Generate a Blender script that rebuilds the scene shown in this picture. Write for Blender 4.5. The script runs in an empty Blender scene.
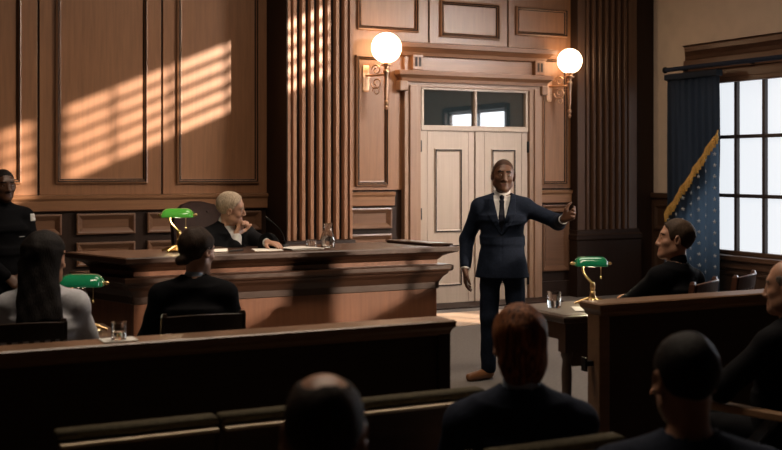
import bpy, math, random
import numpy as np
from mathutils import Vector, Matrix, noise as mnoise
C = bpy.context.scene
COL = C.collection
PI = math.pi
rnd = random.Random(7)

# ------------------------------------------------------------------ camera, world, lights, exposure
YAW = math.radians(26.7)
cam_d = bpy.data.cameras.new('camera'); cam = bpy.data.objects.new('camera', cam_d); COL.objects.link(cam)
cam.location = (0, 0, 1.65); cam.rotation_euler = (PI/2, 0, -YAW)
cam_d.sensor_width = 36; cam_d.lens = 1129/782*36; cam_d.shift_y = -58/782
cam_d.clip_start = .05; cam_d.clip_end = 200
cam_d.dof.use_dof = True; cam_d.dof.focus_distance = 9.2; cam_d.dof.aperture_fstop = 3.2
C.camera = cam

W = bpy.data.worlds.new('sky'); C.world = W; W.use_nodes = True
W.node_tree.nodes['Background'].inputs[0].default_value = (.55, .72, 1, 1)
W.node_tree.nodes['Background'].inputs[1].default_value = .5

SUN_DIR = Vector((-1, 1.45, -.43))
sd = bpy.data.lights.new('sun', 'SUN'); so = bpy.data.objects.new('sun', sd); COL.objects.link(so)
sd.energy = 20; sd.color = (1, .79, .60); sd.angle = math.radians(.55)
so.rotation_euler = SUN_DIR.to_track_quat('-Z', 'Y').to_euler(); so.location = (14, -4, 9)

def area(name, loc, target, sx, sy, power, color, spread=180):
    d = bpy.data.lights.new(name, 'AREA'); o = bpy.data.objects.new(name, d); COL.objects.link(o)
    d.shape = 'RECTANGLE'; d.size = sx; d.size_y = sy; d.energy = power; d.color = color; d.spread = math.radians(spread)
    o.location = loc; o.rotation_euler = (Vector(target)-Vector(loc)).to_track_quat('-Z', 'Y').to_euler()
    return o
area('ceiling_fill', (5.4, 8.6, 5.9), (5.4, 9.4, 0), 4.2, 1.4, 95, (1, .82, .66), 140)  # added fill over the court floor; no ceiling fixture here
area('ceiling_fill', (2.8, 5.6, 5.9), (2.8, 5.45, 0), 4.6, .9, 170, (1, .82, .64), 160)  # second added fill, lifts the dark foreground heads and rails
area('high_fill', (9.7, 5.6, 4.6), (3.4, 11.9, 2.0), 1.6, 1.0, 38, (1, .86, .70), 50)  # added fill for the left panelling; the wall is closed here
area('high_fill', (9.7, 7.2, 4.2), (6.75, 11.9, 1.45), 1.4, .9, 50, (1, .95, .90), 46)  # added key light on the doors; the wall is closed here

C.view_settings.view_transform = 'Standard'; C.view_settings.look = 'None'
C.view_settings.exposure = 0; C.view_settings.gamma = 1; C.view_settings.use_curve_mapping = False

# ------------------------------------------------------------------ materials
def mat(name, col, rough=.5, metal=0, spec=.5, emit=None, estr=0, trans=0, alpha=1, coat=0, sheen=0):
    m = bpy.data.materials.new(name); m.use_nodes = True
    b = m.node_tree.nodes['Principled BSDF']
    b.inputs['Base Color'].default_value = (*col, 1); b.inputs['Roughness'].default_value = rough
    b.inputs['Metallic'].default_value = metal; b.inputs['Specular IOR Level'].default_value = spec
    b.inputs['Transmission Weight'].default_value = trans; b.inputs['Coat Weight'].default_value = coat
    b.inputs['Sheen Weight'].default_value = sheen
    if emit: b.inputs['Emission Color'].default_value = (*emit, 1); b.inputs['Emission Strength'].default_value = estr
    return m
def noisy(m, c1, c2, scale=(1, 1, 1), nscale=4, detail=4, bump=0, rvar=None, lo=.3, hi=.7):
    nt = m.node_tree; b = nt.nodes['Principled BSDF']; L = nt.links
    tc = nt.nodes.new('ShaderNodeTexCoord'); mp = nt.nodes.new('ShaderNodeMapping')
    mp.inputs['Scale'].default_value = scale
    n = nt.nodes.new('ShaderNodeTexNoise'); n.inputs['Scale'].default_value = nscale; n.inputs['Detail'].default_value = detail
    r = nt.nodes.new('ShaderNodeValToRGB'); r.color_ramp.elements[0].position = lo; r.color_ramp.elements[1].position = hi
    r.color_ramp.elements[0].color = (*c1, 1); r.color_ramp.elements[1].color = (*c2, 1)
    L.new(tc.outputs['Object'], mp.inputs[0]); L.new(mp.outputs[0], n.inputs['Vector'])
    L.new(n.outputs['Fac'], r.inputs[0]); L.new(r.outputs[0], b.inputs['Base Color'])
    if bump:
        bp = nt.nodes.new('ShaderNodeBump'); bp.inputs['Strength'].default_value = bump; bp.inputs['Distance'].default_value = .01
        L.new(n.outputs['Fac'], bp.inputs['Height']); L.new(bp.outputs[0], b.inputs['Normal'])
    return m
def wood(name, c, rough=.38, axis='z', var=.13, coat=.0, spec=.5):
    sc = {'z': (14, 14, .9), 'x': (.9, 14, 14), 'y': (14, .9, 14)}[axis]
    m = mat(name, c, rough, spec=spec, coat=coat)
    return noisy(m, tuple(v*(1-var) for v in c), tuple(v*(1+var) for v in c), sc, 3, 6, .06)
def cloth(name, c, rough=.85, var=.2, scale=60):
    m = mat(name, c, rough, spec=.07)
    return noisy(m, tuple(v*(1-var) for v in c), tuple(v*(1+var) for v in c), (1, 1, 1), scale, 3, .08)
M = {}
M['wall_wood'] = wood('oiled wall oak', (.235, .108, .051), .36, 'z')
M['wall_wood_h'] = wood('oiled wall oak rail', (.225, .106, .051), .36, 'x')
M['dark_wood'] = wood('dark walnut', (.024, .012, .0075), .55, 'z', spec=.2)
M['shadow_dark'] = mat('moulding shadow black', (.012, .007, .005), .6, spec=.2)  # near-black that puts shade into panel lines and flute backs
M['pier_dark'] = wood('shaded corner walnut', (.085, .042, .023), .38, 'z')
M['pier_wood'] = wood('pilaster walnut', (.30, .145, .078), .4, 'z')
M['wainscot'] = wood('wainscot walnut', (.055, .028, .016), .4, 'x')
M['wainscot_panel'] = wood('wainscot panel walnut', (.14, .066, .034), .36, 'x')
M['door_wood'] = wood('door pale oak', (.36, .262, .195), .42, 'z', .06)
M['casing'] = wood('door casing oak', (.25, .138, .082), .4, 'z', .08)
M['cornice'] = wood('door cornice oak', (.225, .103, .05), .34, 'x', .2)
M['bench_top'] = wood('bench mahogany moulding', (.042, .018, .0095), .38, 'x')
M['bench_panel'] = wood('bench mahogany panel', (.165, .062, .027), .38, 'z')
M['rail_wood'] = wood('rail ebonised wood', (.030, .017, .011), .5, 'x', spec=.3)
M['rail_cap'] = wood('rail cap walnut', (.16, .085, .045), .35, 'x')
M['table_wood'] = wood('table dark wood', (.045, .026, .018), .32, 'x')
M['table_top'] = wood('table leather top', (.15, .125, .105), .4, 'x', .1)
M['chair_wood'] = wood('chair dark wood', (.030, .017, .011), .35, 'z')
M['red_chair'] = wood('chair mahogany', (.085, .032, .018), .35, 'z')
M['arm_wood'] = wood('armrest beech', (.30, .17, .09), .45, 'y')
M['pew_pad'] = cloth('pew olive pad', (.070, .058, .036), .8)
M['pew_back'] = wood('pew wood', (.075, .048, .032), .5, 'x')
M['piping'] = mat('pew pale piping', (.72, .58, .42), .5)
M['plaster'] = noisy(mat('plaster', (.4, .3, .22), .9), (.54, .42, .32), (.60, .47, .36), (1, 1, 1), 5, 5, .05)
M['ceiling'] = noisy(mat('ceiling plaster', (.3, .25, .2), .9), (.2, .16, .13), (.24, .19, .15), (1, 1, 1), 3)
M['carpet'] = noisy(mat('grey carpet', (.2, .18, .17), .9), (.125, .108, .096), (.165, .145, .13), (1, 1, 1), 40, 4, .1)
M['floor_wood'] = wood('aisle boards', (.085, .055, .036), .45, 'y')
M['brass'] = noisy(mat('brass', (.7, .45, .2), .28, 1), (.62, .40, .18), (.75, .52, .26), (1, 1, 1), 12)
M['copper'] = noisy(mat('copper gilt', (.7, .4, .24), .35, 1), (.68, .40, .24), (.80, .52, .34), (1, 1, 1), 15)
M['black_metal'] = mat('black iron', (.012, .012, .012), .45, .6)
M['globe'] = mat('opal globe', (.95, .9, .85), .3, emit=(1, .69, .41), estr=10.5)
M['green'] = noisy(mat('emerald shade', (.01, .2, .08), .12, coat=.6, emit=(.02, .32, .12), estr=.10), (.008, .15, .06), (.012, .21, .085), (1, 1, 1), 6)
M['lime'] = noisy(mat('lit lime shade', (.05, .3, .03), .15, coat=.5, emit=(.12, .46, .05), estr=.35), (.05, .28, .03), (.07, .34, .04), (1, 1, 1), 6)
M['opal'] = mat('opal lining', (.8, .85, .75), .3, emit=(.6, .8, .5), estr=.25)
M['glass'] = mat('clear glass', (.95, .97, .97), .03, trans=1)
M['water'] = mat('water', (.9, .95, .95), .0, trans=1); M['water'].node_tree.nodes['Principled BSDF'].inputs['IOR'].default_value = 1.33
M['whisky'] = mat('drink', (.8, .86, .88), .0, trans=1)
M['paper'] = mat('paper', (.75, .72, .66), .8)
M['ink'] = mat('print ink', (.04, .04, .05), .8)
M['book'] = cloth('book cover', (.03, .018, .012), .5)
M['transom'] = mat('dark glazing', (.010, .020, .024), .03, spec=1, coat=1); M['transom'].node_tree.nodes['Principled BSDF'].inputs['IOR'].default_value = 1.9
M['daylight'] = mat('daylit frosted pane', (.3, .31, .33), .5, emit=(.91, .95, 1), estr=.90)
M['daylight_far'] = mat('daylit frosted pane', (.9, .92, .95), .4, emit=(.92, .95, 1), estr=9)
M['window_wood'] = wood('window walnut', (.11, .055, .032), .4, 'y')
M['muntin'] = mat('window muntin', (.045, .032, .03), .5)
M['slat'] = mat('blind slat', (.3, .22, .15), .6)
def translucent(name, c1, c2, tr, nscale=30, tc_=None):
    m = mat(name, c1, .8, spec=.2); nt = m.node_tree; b = nt.nodes['Principled BSDF']
    noisy(m, c1, c2, (1, 1, .2), nscale, 3, .05)
    t = nt.nodes.new('ShaderNodeBsdfTranslucent'); mx = nt.nodes.new('ShaderNodeMixShader'); mx.inputs[0].default_value = tr
    t.inputs[0].default_value = (*(tc_ or c2), 1)
    o = nt.nodes['Material Output']; nt.links.new(b.outputs[0], mx.inputs[1]); nt.links.new(t.outputs[0], mx.inputs[2]); nt.links.new(mx.outputs[0], o.inputs[0])
    return m
M['curtain'] = translucent('navy curtain', (.018, .023, .034), (.028, .036, .050), .36, tc_=(.27, .315, .37))
M['flag_blue'] = translucent('flag blue', (.022, .030, .044), (.034, .046, .064), .7, tc_=(.34, .42, .50))
M['flag_star'] = translucent('flag star white', (.62, .66, .72), (.72, .74, .78), .55, tc_=(.95, .95, .95))
M['gold'] = noisy(mat('gold fringe', (.6, .36, .08), .5, .3), (.42, .25, .06), (.80, .52, .16), (1, 1, 1), 70, 4, .2)
M['leather'] = noisy(mat('oxblood leather', (.02, .009, .008), .6, spec=.06), (.008, .004, .0035), (.013, .006, .005), (1, 1, 1), 30, 4, .15)

# ------------------------------------------------------------------ mesh helpers
class MB:
    def __init__(s): s.v = []; s.f = []
    def add(s, vs, fs):
        o = len(s.v); s.v += [tuple(p) for p in vs]; s.f += [tuple(i+o for i in f) for f in fs]; return s
    def box(s, x0, x1, y0, y1, z0, z1):
        vs = [(x, y, z) for z in (z0, z1) for x, y in ((x0, y0), (x1, y0), (x1, y1), (x0, y1))]
        return s.add(vs, [(3, 2, 1, 0), (4, 5, 6, 7), (0, 1, 5, 4), (1, 2, 6, 5), (2, 3, 7, 6), (3, 0, 4, 7)])
    def rings(s, rings, cap0=True, cap1=True, closed=True):
        n = len(rings[0]); vs = [p for r in rings for p in r]; fs = []
        for i in range(len(rings)-1):
            for j in range(n if closed else n-1):
                k = (j+1) % n
                fs.append((i*n+j, i*n+k, (i+1)*n+k, (i+1)*n+j))
        if cap0: fs.append(tuple(range(n-1, -1, -1)))
        if cap1: fs.append(tuple(range((len(rings)-1)*n, len(rings)*n)))
        return s.add(vs, fs)
    def poly(s, pts, prof, cap0=True, cap1=True):
        """counter-clockwise footprint pts swept up a profile of (outward offset, z)"""
        n = len(pts); P2 = [Vector(p) for p in pts]; mit = []
        for i in range(n):
            a = (P2[i]-P2[i-1]).normalized(); b = (P2[(i+1) % n]-P2[i]).normalized()
            na = Vector((a.y, -a.x)); nb = Vector((b.y, -b.x)); m = na+nb; m /= max(m.dot(na), .2); mit.append(m)
        return s.rings([[(P2[i].x+mit[i].x*o, P2[i].y+mit[i].y*o, z) for i in range(n)] for o, z in prof], cap0, cap1)
    def panel(s, m, u0, u1, v0, v1, prof):
        """mitred rectangular moulding; prof = (inset, rise); m maps (u, v, rise) to a point"""
        return s.rings([[m(u, v, h) for u, v in ((u0+i, v0+i), (u1-i, v0+i), (u1-i, v1-i), (u0+i, v1-i))] for i, h in prof], False, True)
    def lathe(s, prof, c=(0, 0, 0), n=24, cap=True, ax='z'):
        rg = []
        for r, z in prof:
            ring = []
            for k in range(n):
                a = 2*PI*k/n; p = (r*math.cos(a), r*math.sin(a), z)
                if ax == 'x': p = (p[2], p[0], p[1])
                if ax == 'y': p = (p[1], p[2], p[0])
                ring.append((c[0]+p[0], c[1]+p[1], c[2]+p[2]))
            rg.append(ring)
        return s.rings(rg, cap, cap)
    def tube(s, pts, r, n=10, cap=True):
        pts = [Vector(p) for p in pts]; rg = []; up = Vector((0, 0, 1)); pu = None
        for i, p in enumerate(pts):
            t = (pts[min(i+1, len(pts)-1)]-pts[max(i-1, 0)]).normalized()
            if pu is None: pu = t.orthogonal().normalized()
            pu = (pu-t*pu.dot(t)).normalized(); w = t.cross(pu)
            rr = r[i] if isinstance(r, (list, tuple)) else r
            rg.append([p+(pu*math.cos(2*PI*k/n)+w*math.sin(2*PI*k/n))*rr for k in range(n)])
        return s.rings(rg, cap, cap)
    def obox(s, c, ax, ay, az, hx, hy, hz):
        c = Vector(c); vs = [c+ax*(i*hx)+ay*(j*hy)+az*(k*hz) for k in (-1, 1) for i, j in ((-1, -1), (1, -1), (1, 1), (-1, 1))]
        return s.add(vs, [(3, 2, 1, 0), (4, 5, 6, 7), (0, 1, 5, 4), (1, 2, 6, 5), (2, 3, 7, 6), (3, 0, 4, 7)])
    def build(s, name, m, parent=None, smooth=None, bevel=0, kind=None, label=None):
        me = bpy.data.meshes.new(name); me.from_pydata(s.v, [], s.f); me.update()
        if smooth is not None:
            for p in me.polygons: p.use_smooth = True
            me.set_sharp_from_angle(angle=math.radians(smooth))
        o = bpy.data.objects.new(name, me); COL.objects.link(o)
        for x in (m if isinstance(m, (list, tuple)) else [m]): me.materials.append(x)
        if bevel:
            b = o.modifiers.new('bevel', 'BEVEL'); b.width = bevel; b.segments = 2; b.limit_method = 'ANGLE'
        if parent: o.parent = parent
        if kind: o['kind'] = kind
        if label: o['label'] = label
        return o
def bez(p0, p1, p2, p3, n=12):
    p0, p1, p2, p3 = map(Vector, (p0, p1, p2, p3))
    return [p0*(1-t)**3+p1*3*t*(1-t)**2+p2*3*t*t*(1-t)+p3*t**3 for t in [i/n for i in range(n+1)]]
def thing(name, label, cat, loc=(0, 0, 0), rz=0, group=None):
    o = bpy.data.objects.new(name, None); COL.objects.link(o); o.location = loc; o.rotation_euler = (0, 0, rz)
    o.empty_display_size = .1; o['label'] = label; o['category'] = cat
    if group: o['group'] = group
    return o
def tag(o, label, cat, group=None):
    o['label'] = label; o['category'] = cat
    if group: o['group'] = group
    return o
def copy_tree(o, parent=None):
    c = o.copy(); COL.objects.link(c)
    if parent: c.parent = parent
    for ch in list(o.children): copy_tree(ch, c)
    return c
def face_dir(dx, dy): return math.atan2(-dx, dy)

# ------------------------------------------------------------------ room shell
Y0 = 11.92; XR = 9.88; XL = -3.0; YB = -5.0; ZC = 6.0
MB().box(XL, XR, 6.25, Y0, -.1, 0).box(XL, 4.72, 4.45, 6.25, -.1, 0).build('floor', M['carpet'], kind='structure')
MB().box(XL, XR, YB, 4.45, -.1, 0).box(4.72, XR, 4.45, 6.25, -.1, 0).build('floor_aisle', M['floor_wood'], kind='structure')
MB().box(XL, XR, YB, Y0, ZC, ZC+.1).build('ceiling', M['ceiling'], kind='structure')
MB().box(XL-.1, XL, YB, Y0, 0, ZC).build('wall_left', M['dark_wood'], kind='structure')
MB().box(XL, XR, YB-.1, YB, 0, ZC).build('wall_front', M['dark_wood'], kind='structure')
wall = MB().box(XL-.1, XR+.3, Y0, Y0+.15, -.1, ZC+.1).build('wall_back', M['dark_wood'], kind='structure')

bk = lambda u, v, h: (u, Y0-h, v)
# upper boarding in separate widths (the dark joints are real gaps)
b = MB()
for x0, x1, z0, z1 in ((XL, 1.95, 1.36, ZC), (1.97, 3.23, 1.36, ZC), (3.25, 4.44, 1.36, ZC), (5.15, 6.48, 1.38, ZC), (6.50, 7.60, 3.12, ZC), (7.62, 8.6, 3.12, ZC), (8.06, 8.6, 1.38, 3.12)):
    b.box(x0, x1, Y0-.025, Y0, z0, z1)
b.build('boarding', M['wall_wood'], wall, bevel=.004)
# tall framed panels
PROF = [(0, .025), (0, .055), (.018, .062), (.032, .050), (.040, .034), (.055, .030)]
for x0, x1, z0, z1 in ((.9, 1.79, 1.48, 5.2), (2.13, 3.08, 1.48, 5.2), (3.40, 4.33, 1.47, 5.2), (5.52, 5.94, 1.43, 2.95),
                       (5.54, 6.34, 3.25, 4.4), (6.64, 7.48, 3.22, 3.66), (7.72, 8.50, 3.30, 3.66), (8.11, 8.50, 1.42, 3.03)):
    MB().panel(bk, x0, x1, z0, z1, PROF).build('panel', M['wall_wood'], wall)
    fm = MB().panel(bk, x0+.010, x1-.010, z0+.010, z1-.010, [(.004, .05), (.006, .0635), (.014, .0605), (.024, .044), (.036, .035), (.040, .028)]); fm.f.pop(); fm.build('panel_shadow_bead', M['shadow_dark'], wall)  # dark ring colours in the shadow gap round each wall panel
# chair rail
rail = MB()
RP = [(.0, 1.19), (.02, 1.20), (.025, 1.30), (.045, 1.325), (.05, 1.355), (.0, 1.36)]
for x0, x1 in ((XL, 4.44), (5.15, 6.02), (8.08, 8.6)):
    rail.rings([[(x, Y0-.03-o, z) for o, z in RP]+[(x, Y0, 1.36), (x, Y0, 1.19)] for x in (x0, x1)])
rail.build('chair_rail', M['wall_wood_h'], wall)
# wainscot fielded panels
WP = [(0, 0), (0, .042), (.016, .046), (.026, .040), (.065, .008), (.070, .008)]
for x0, x1, z0, z1 in ((1.25, 2.19, .95, 1.165), (2.34, 2.95, .95, 1.165), (3.08, 3.66, .95, 1.165), (3.80, 4.36, .95, 1.165),
                       (1.25, 2.19, .62, .865), (2.34, 2.95, .62, .865), (3.08, 3.66, .62, .865), (3.80, 4.36, .62, .865),
                       (5.44, 5.99, .93, 1.17), (5.44, 5.99, .62, .865), (8.12, 8.52, 1.08, 1.17), (8.12, 8.53, .33, 1.04)):
    MB().panel(bk, x0, x1, z0, z1, WP).build('wainscot_panel', M['wainscot_panel'], wall)
MB().box(XL, 4.44, Y0-.05, Y0, 0, .2).box(5.15, 6.05, Y0-.05, Y0, 0, .2).box(8.05, 8.6, Y0-.05, Y0, 0, .2).build('baseboard_back', M['dark_wood'], kind='structure', bevel=.006)

# fluted pilasters
def pilaster(name, x0, x1, y, fl0, fl1, n, zbase, wm_):
    root = bpy.data.objects.new(name, None); COL.objects.link(root); root['kind'] = 'structure'; root.empty_display_size = .1
    p = (fl1-fl0)/n
    MB().box(x0, x1, y+.07, Y0, zbase, ZC).build('shadow_core', M['shadow_dark'], root)  # dark backing puts the shade of the grooves into the colour
    g = MB()
    for a, c in [(x0, fl0), (fl1, x1)]: g.box(a, c, y, y+.07, zbase, ZC)
    for i in range(n):
        a = fl0+p*(i+.28); w = p*.46
        q = [(a, y+.07), (a, y+.008), (a+.006, y), (a+w-.006, y), (a+w, y+.008), (a+w, y+.07)]
        g.rings([[(u, v, z) for u, v in q] for z in (zbase, ZC)])
    g.build('reeding', wm_, root, smooth=40)
    MB().box(x0-.012, x0, y+.004, Y0, zbase, ZC).build('side_shadow_board', M['dark_wood'], root)  # darker wood stands in for shade on the side face
    MB().poly([(x0, Y0), (x0, y), (x1, y), (x1, Y0)], [(.04, 0), (.04, zbase-.14), (.055, zbase-.12), (.055, zbase-.07), (.03, zbase-.05), (.022, zbase-.01), (0, zbase)]).build('plinth', M['dark_wood'], root)
    return root
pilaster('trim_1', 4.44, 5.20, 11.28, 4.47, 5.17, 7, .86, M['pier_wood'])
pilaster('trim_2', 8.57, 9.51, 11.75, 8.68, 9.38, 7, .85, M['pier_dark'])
MB().box(9.51, XR, Y0-.06, Y0, 0, ZC).build('trim_3', M['dark_wood'], kind='structure')

# double door
door = bpy.data.objects.new('door_1', None); COL.objects.link(door); door['kind'] = 'structure'; door.location = (7.11, Y0, 0)
def dchild(mb, name, m, par=None, **k):
    mb.v = [(x-7.11, y-Y0, z) for x, y, z in mb.v]; return mb.build(name, m, par or door, **k)
cs = MB()
for x0, x1 in ((6.13, 6.35), (7.89, 8.08)):
    cs.box(x0, x1, Y0-.09, Y0, 0, 2.62); cs.box(x0+.06, x1-.06, Y0-.115, Y0-.09, 0, 2.62)
cs.box(6.13, 8.08, Y0-.09, Y0, 2.60, 2.72)
dchild(cs, 'door_casing', M['casing'], bevel=.008)
dchild(MB().poly([(6.10, Y0), (6.10, Y0-.10), (8.11, Y0-.10), (8.11, Y0)], [(0, 2.66), (.02, 2.66), (.03, 2.70), (.06, 2.73), (.075, 2.74), (.08, 2.79), (.0, 2.80)]), 'architrave', M['cornice'])
dchild(MB().box(6.05, 6.16, Y0-.13, Y0, 2.55, 2.67).box(8.05, 8.14, Y0-.13, Y0, 2.55, 2.67), 'bracket', M['casing'], bevel=.012)
dchild(MB().box(6.14, 8.07, Y0-.07, Y0, 2.79, 2.99), 'frieze', M['cornice'])
for xx in (6.22, 7.95):
    t = MB().box(xx, xx+.145, Y0-.13, Y0-.06, 2.80, 2.98)
    o = dchild(t, 'frieze_block', M['cornice'], bevel=.006)
    g = MB()
    for k in (0, 1): g.box(xx+.03+k*.05, xx+.06+k*.05, Y0-.134, Y0-.128, 2.84, 2.95)
    dchild(g, 'slot', M['dark_wood'])
dchild(MB().poly([(6.12, Y0), (6.12, Y0-.08), (8.09, Y0-.08), (8.09, Y0)], [(0, 2.96), (.03, 2.97), (.045, 3.01), (.10, 3.05), (.13, 3.06), (.14, 3.11), (.0, 3.135)]), 'cornice', M['cornice'])
dl = [(6.36, 7.105, 6.55, 6.93), (7.125, 7.88, 7.35, 7.70)]
for x0, x1, p0, p1 in dl:
    lf = MB().box(x0, p0-.10, Y0-.055, Y0, .01, 2.085).box(p0-.097, p1+.09, Y0-.055, Y0, .01, 2.085).box(p1+.093, x1, Y0-.055, Y0, .01, 2.085)
    lo = dchild(lf, 'door_leaf', M['door_wood'], bevel=.003)
    for z0, z1 in ((.86, 1.87), (.21, .715)):
        pm = MB().panel(lambda u, v, h: (u, Y0-.055-h, v), p0, p1, z0, z1, [(0, 0), (0, .012), (.010, .016), (.028, .010), (.040, -.004), (.05, -.004)])
        pm.v = [(x-7.11, y-Y0, z) for x, y, z in pm.v]
        pm.build('panel', M['door_wood'], lo)
        fm = MB().panel(lambda u, v, h: (u, Y0-.055-h, v), p0+.004, p1-.004, z0+.004, z1-.004, [(0, .002), (.004, .0185), (.018, .0185), (.020, .002)])
        fm.f.pop(); fm.v = [(x-7.11, y-Y0, z) for x, y, z in fm.v]
        fm.build('panel_shadow_bead', M['shadow_dark'], lo)
h = MB()
for x in (6.355, 7.885):
    for z in (1.90, 1.09, .25): h.lathe([(.014, z-.07), (.018, z-.065), (.018, z+.065), (.014, z+.07)], (x, Y0-.066, 0), 10)
dchild(h, 'hinges', M['black_metal'], smooth=40)
tf = MB().box(6.36, 7.88, Y0-.075, Y0, 2.085, 2.15).box(6.36, 7.88, Y0-.075, Y0, 2.575, 2.61).box(6.36, 6.40, Y0-.075, Y0, 2.15, 2.575).box(7.84, 7.88, Y0-.075, Y0, 2.15, 2.575).box(7.10, 7.135, Y0-.075, Y0, 2.15, 2.575)
tr = dchild(tf, 'transom_frame', M['door_wood'], bevel=.006)
for x0, x1 in ((6.40, 7.10), (7.135, 7.84)):
    p = MB().box(x0, x1, Y0-.03, Y0-.02, 2.15, 2.575); p.v = [(x-7.11, y-Y0, z) for x, y, z in p.v]
    p.build('pane', M['transom'], tr)

MB().box(5.3, 7.2, 10.12, 11.05, 0, .012).build('floor_sun_strip', wood('pale sun strip board', (.50, .36, .26), .4, 'x'), kind='structure', bevel=.004)  # added pale slab; its colour brightens the sunlit strip of floor
MB().box(6.13, 8.08, Y0-.55, Y0-.09, 0, .018).build('door_sill', M['dark_wood'], None, kind='structure', bevel=.006)
# right wall with its window openings
holes = [(9.02, 11.31, .58, 2.74), (6.35, 8.3, .9, 2.60), (4.45, 5.95, 1.15, 1.92), (.51, 4.12, 4.70, 5.67), (-.9, .38, 4.70, 5.67), (-2.0, .25, 3.12, 4.70), (-4.1, -2.2, 3.55, 4.5)]
def holed(mb, y0, y1, z0, z1, x0, x1):
    ys = sorted({y0, y1, *[h[0] for h in holes], *[h[1] for h in holes]}); zs = sorted({z0, z1, *[h[2] for h in holes], *[h[3] for h in holes]})
    for i in range(len(ys)-1):
        for j in range(len(zs)-1):
            a, c = (ys[i]+ys[i+1])/2, (zs[j]+zs[j+1])/2
            if not (y0 < a < y1 and z0 < c < z1) or any(h[0] < a < h[1] and h[2] < c < h[3] for h in holes): continue
            mb.box(x0, x1, ys[i], ys[i+1], zs[j], zs[j+1])
    return mb
wr = holed(MB(), YB, Y0, 0, ZC, XR, XR+.22).build('wall_right', M['plaster'], kind='structure')
# wainscot of the right wall
rw = lambda u, v, h: (XR-h, u, v)
wm = MB().box(XR-.03, XR, 11.30, Y0-.06, 0, 1.24).box(XR-.03, XR, YB, 8.9, 0, .88).box(XR-.03, XR, 8.9, 11.30, 0, .44)
wm.build('wainscot', M['wainscot'], wr)
MB().box(XR-.06, XR, 11.30, Y0-.06, 1.24, 1.31).build('chair_rail', M['wainscot'], wr, bevel=.012)
def rpanel(mb, y0, y1, z0, z1): return mb.rings([[rw(u, v, .03+hh) for u, v in ((y1-i, z0+i), (y0+i, z0+i), (y0+i, z1-i), (y1-i, z1-i))] for i, hh in ((0, 0), (0, .02), (.02, .025), (.06, .004))], False, True)
for a in ((11.38, 11.80, .30, .72), (11.38, 11.80, .82, 1.16), (8.98, 10.0, .08, .38), (10.1, 11.2, .08, .38)): rpanel(MB(), *a).build('wainscot_panel', M['wainscot'], wr)
def window(name, y0, y1, z0, z1, ny, nz, mpane, yl=None, glass=True, mw=.022):
    root = bpy.data.objects.new(name, None); COL.objects.link(root); root['kind'] = 'structure'; root.location = (XR, (y0+y1)/2, z0); root.empty_display_size = .1
    def ch(mb, nm, m, **k):
        mb.v = [(x-XR, y-(y0+y1)/2, z-z0) for x, y, z in mb.v]; return mb.build(nm, m, root, **k)
    f = MB()
    for a, c, d, e in ((y0-.10, y0, z0-.02, z1+.08), (y1, y1+.10, z0-.02, z1+.08), (y0, y1, z1, z1+.10)): f.box(XR-.05, XR+.05, a, c, d, e)
    f.box(XR+.03, XR+.10, y0, y0+.035, z0, z1).box(XR+.03, XR+.10, y1-.035, y1, z0, z1).box(XR+.03, XR+.10, y0, y1, z1-.04, z1).box(XR+.03, XR+.10, y0, y1, z0, z0+.05)
    ch(f, 'window_frame', M['window_wood'], bevel=.006)
    ch(MB().box(XR-.10, XR+.1, y0-.14, y1+.14, z0-.06, z0).box(XR-.05, XR+.0, y0-.10, y1+.10, z0-.16, z0-.06), 'window_sill', M['window_wood'], bevel=.01)
    g = MB()
    for k in range(1, ny):
        y = y0+(y1-y0)*k/ny; g.box(XR+.04, XR+.09, y-mw, y+mw, z0, z1)
    for k in range(1, nz):
        z = z0+(z1-z0)*k/nz; g.box(XR+.045, XR+.085, y0, y1, z-mw, z+mw)
    ch(g, 'muntins', M['muntin'])
    if glass: ch(MB().box(XR+.10, XR+.11, y0, y1, z0, z1), 'pane', mpane)
    return root, ch
w1, ch = window('window_1', 9.02, 11.31, .58, 2.74, 5, 3, M['daylight'])
pm = MB().poly([(XR, 8.80), (XR, 11.24), (XR-.06, 11.24), (XR-.06, 8.80)][::-1], [(0, 2.86), (.01, 2.86), (.015, 3.0), (.04, 3.02), (.06, 3.06), (.10, 3.10), (.115, 3.11), (.12, 3.16), (.0, 3.20)])
ch(pm, 'pelmet', M['window_wood'])
ch(MB().box(XR-.045, XR+.02, 8.96, 11.23, 2.68, 2.86), 'blind_box', M['window_wood'], bevel=.015)
window('window_2', 6.35, 8.3, .9, 2.60, 2, 1, M['daylight_far'])
window('window_3', 4.45, 5.95, 1.15, 1.92, 2, 1, None, glass=False)
for nm, y0, y1, z0, z1 in (('window_4', -2.0, .25, 3.12, 4.70), ('window_7', -4.1, -2.2, 3.55, 4.5)):
    r, ch = window(nm, y0, y1, z0, z1, 2, 1, None, glass=False, mw=.02)
    sl = MB()
    for k in range(int((z1-z0)/.05)): sl.box(XR+.13, XR+.135, y0, y1, z0+.05*k, z0+.05*k+.036)  # unseen fine slats added to dim the sun on man and bench
    ch(sl, 'sun_slats', M['slat'])
for nm, y0, y1 in (('window_5', .51, 4.12), ('window_6', -.9, .38)):
    r, ch = window(nm, y0, y1, 4.70, 5.67, 4 if y1 > 1 else 2, 1, None, glass=False, mw=.008)
    sl = MB()
    for k in range(6):
        z = 4.79+.164*k
        sl.box(XR+.13, XR+.17, y0, y1, z, z+.066)
    ch(sl, 'sun_slats', M['slat'])

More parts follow.
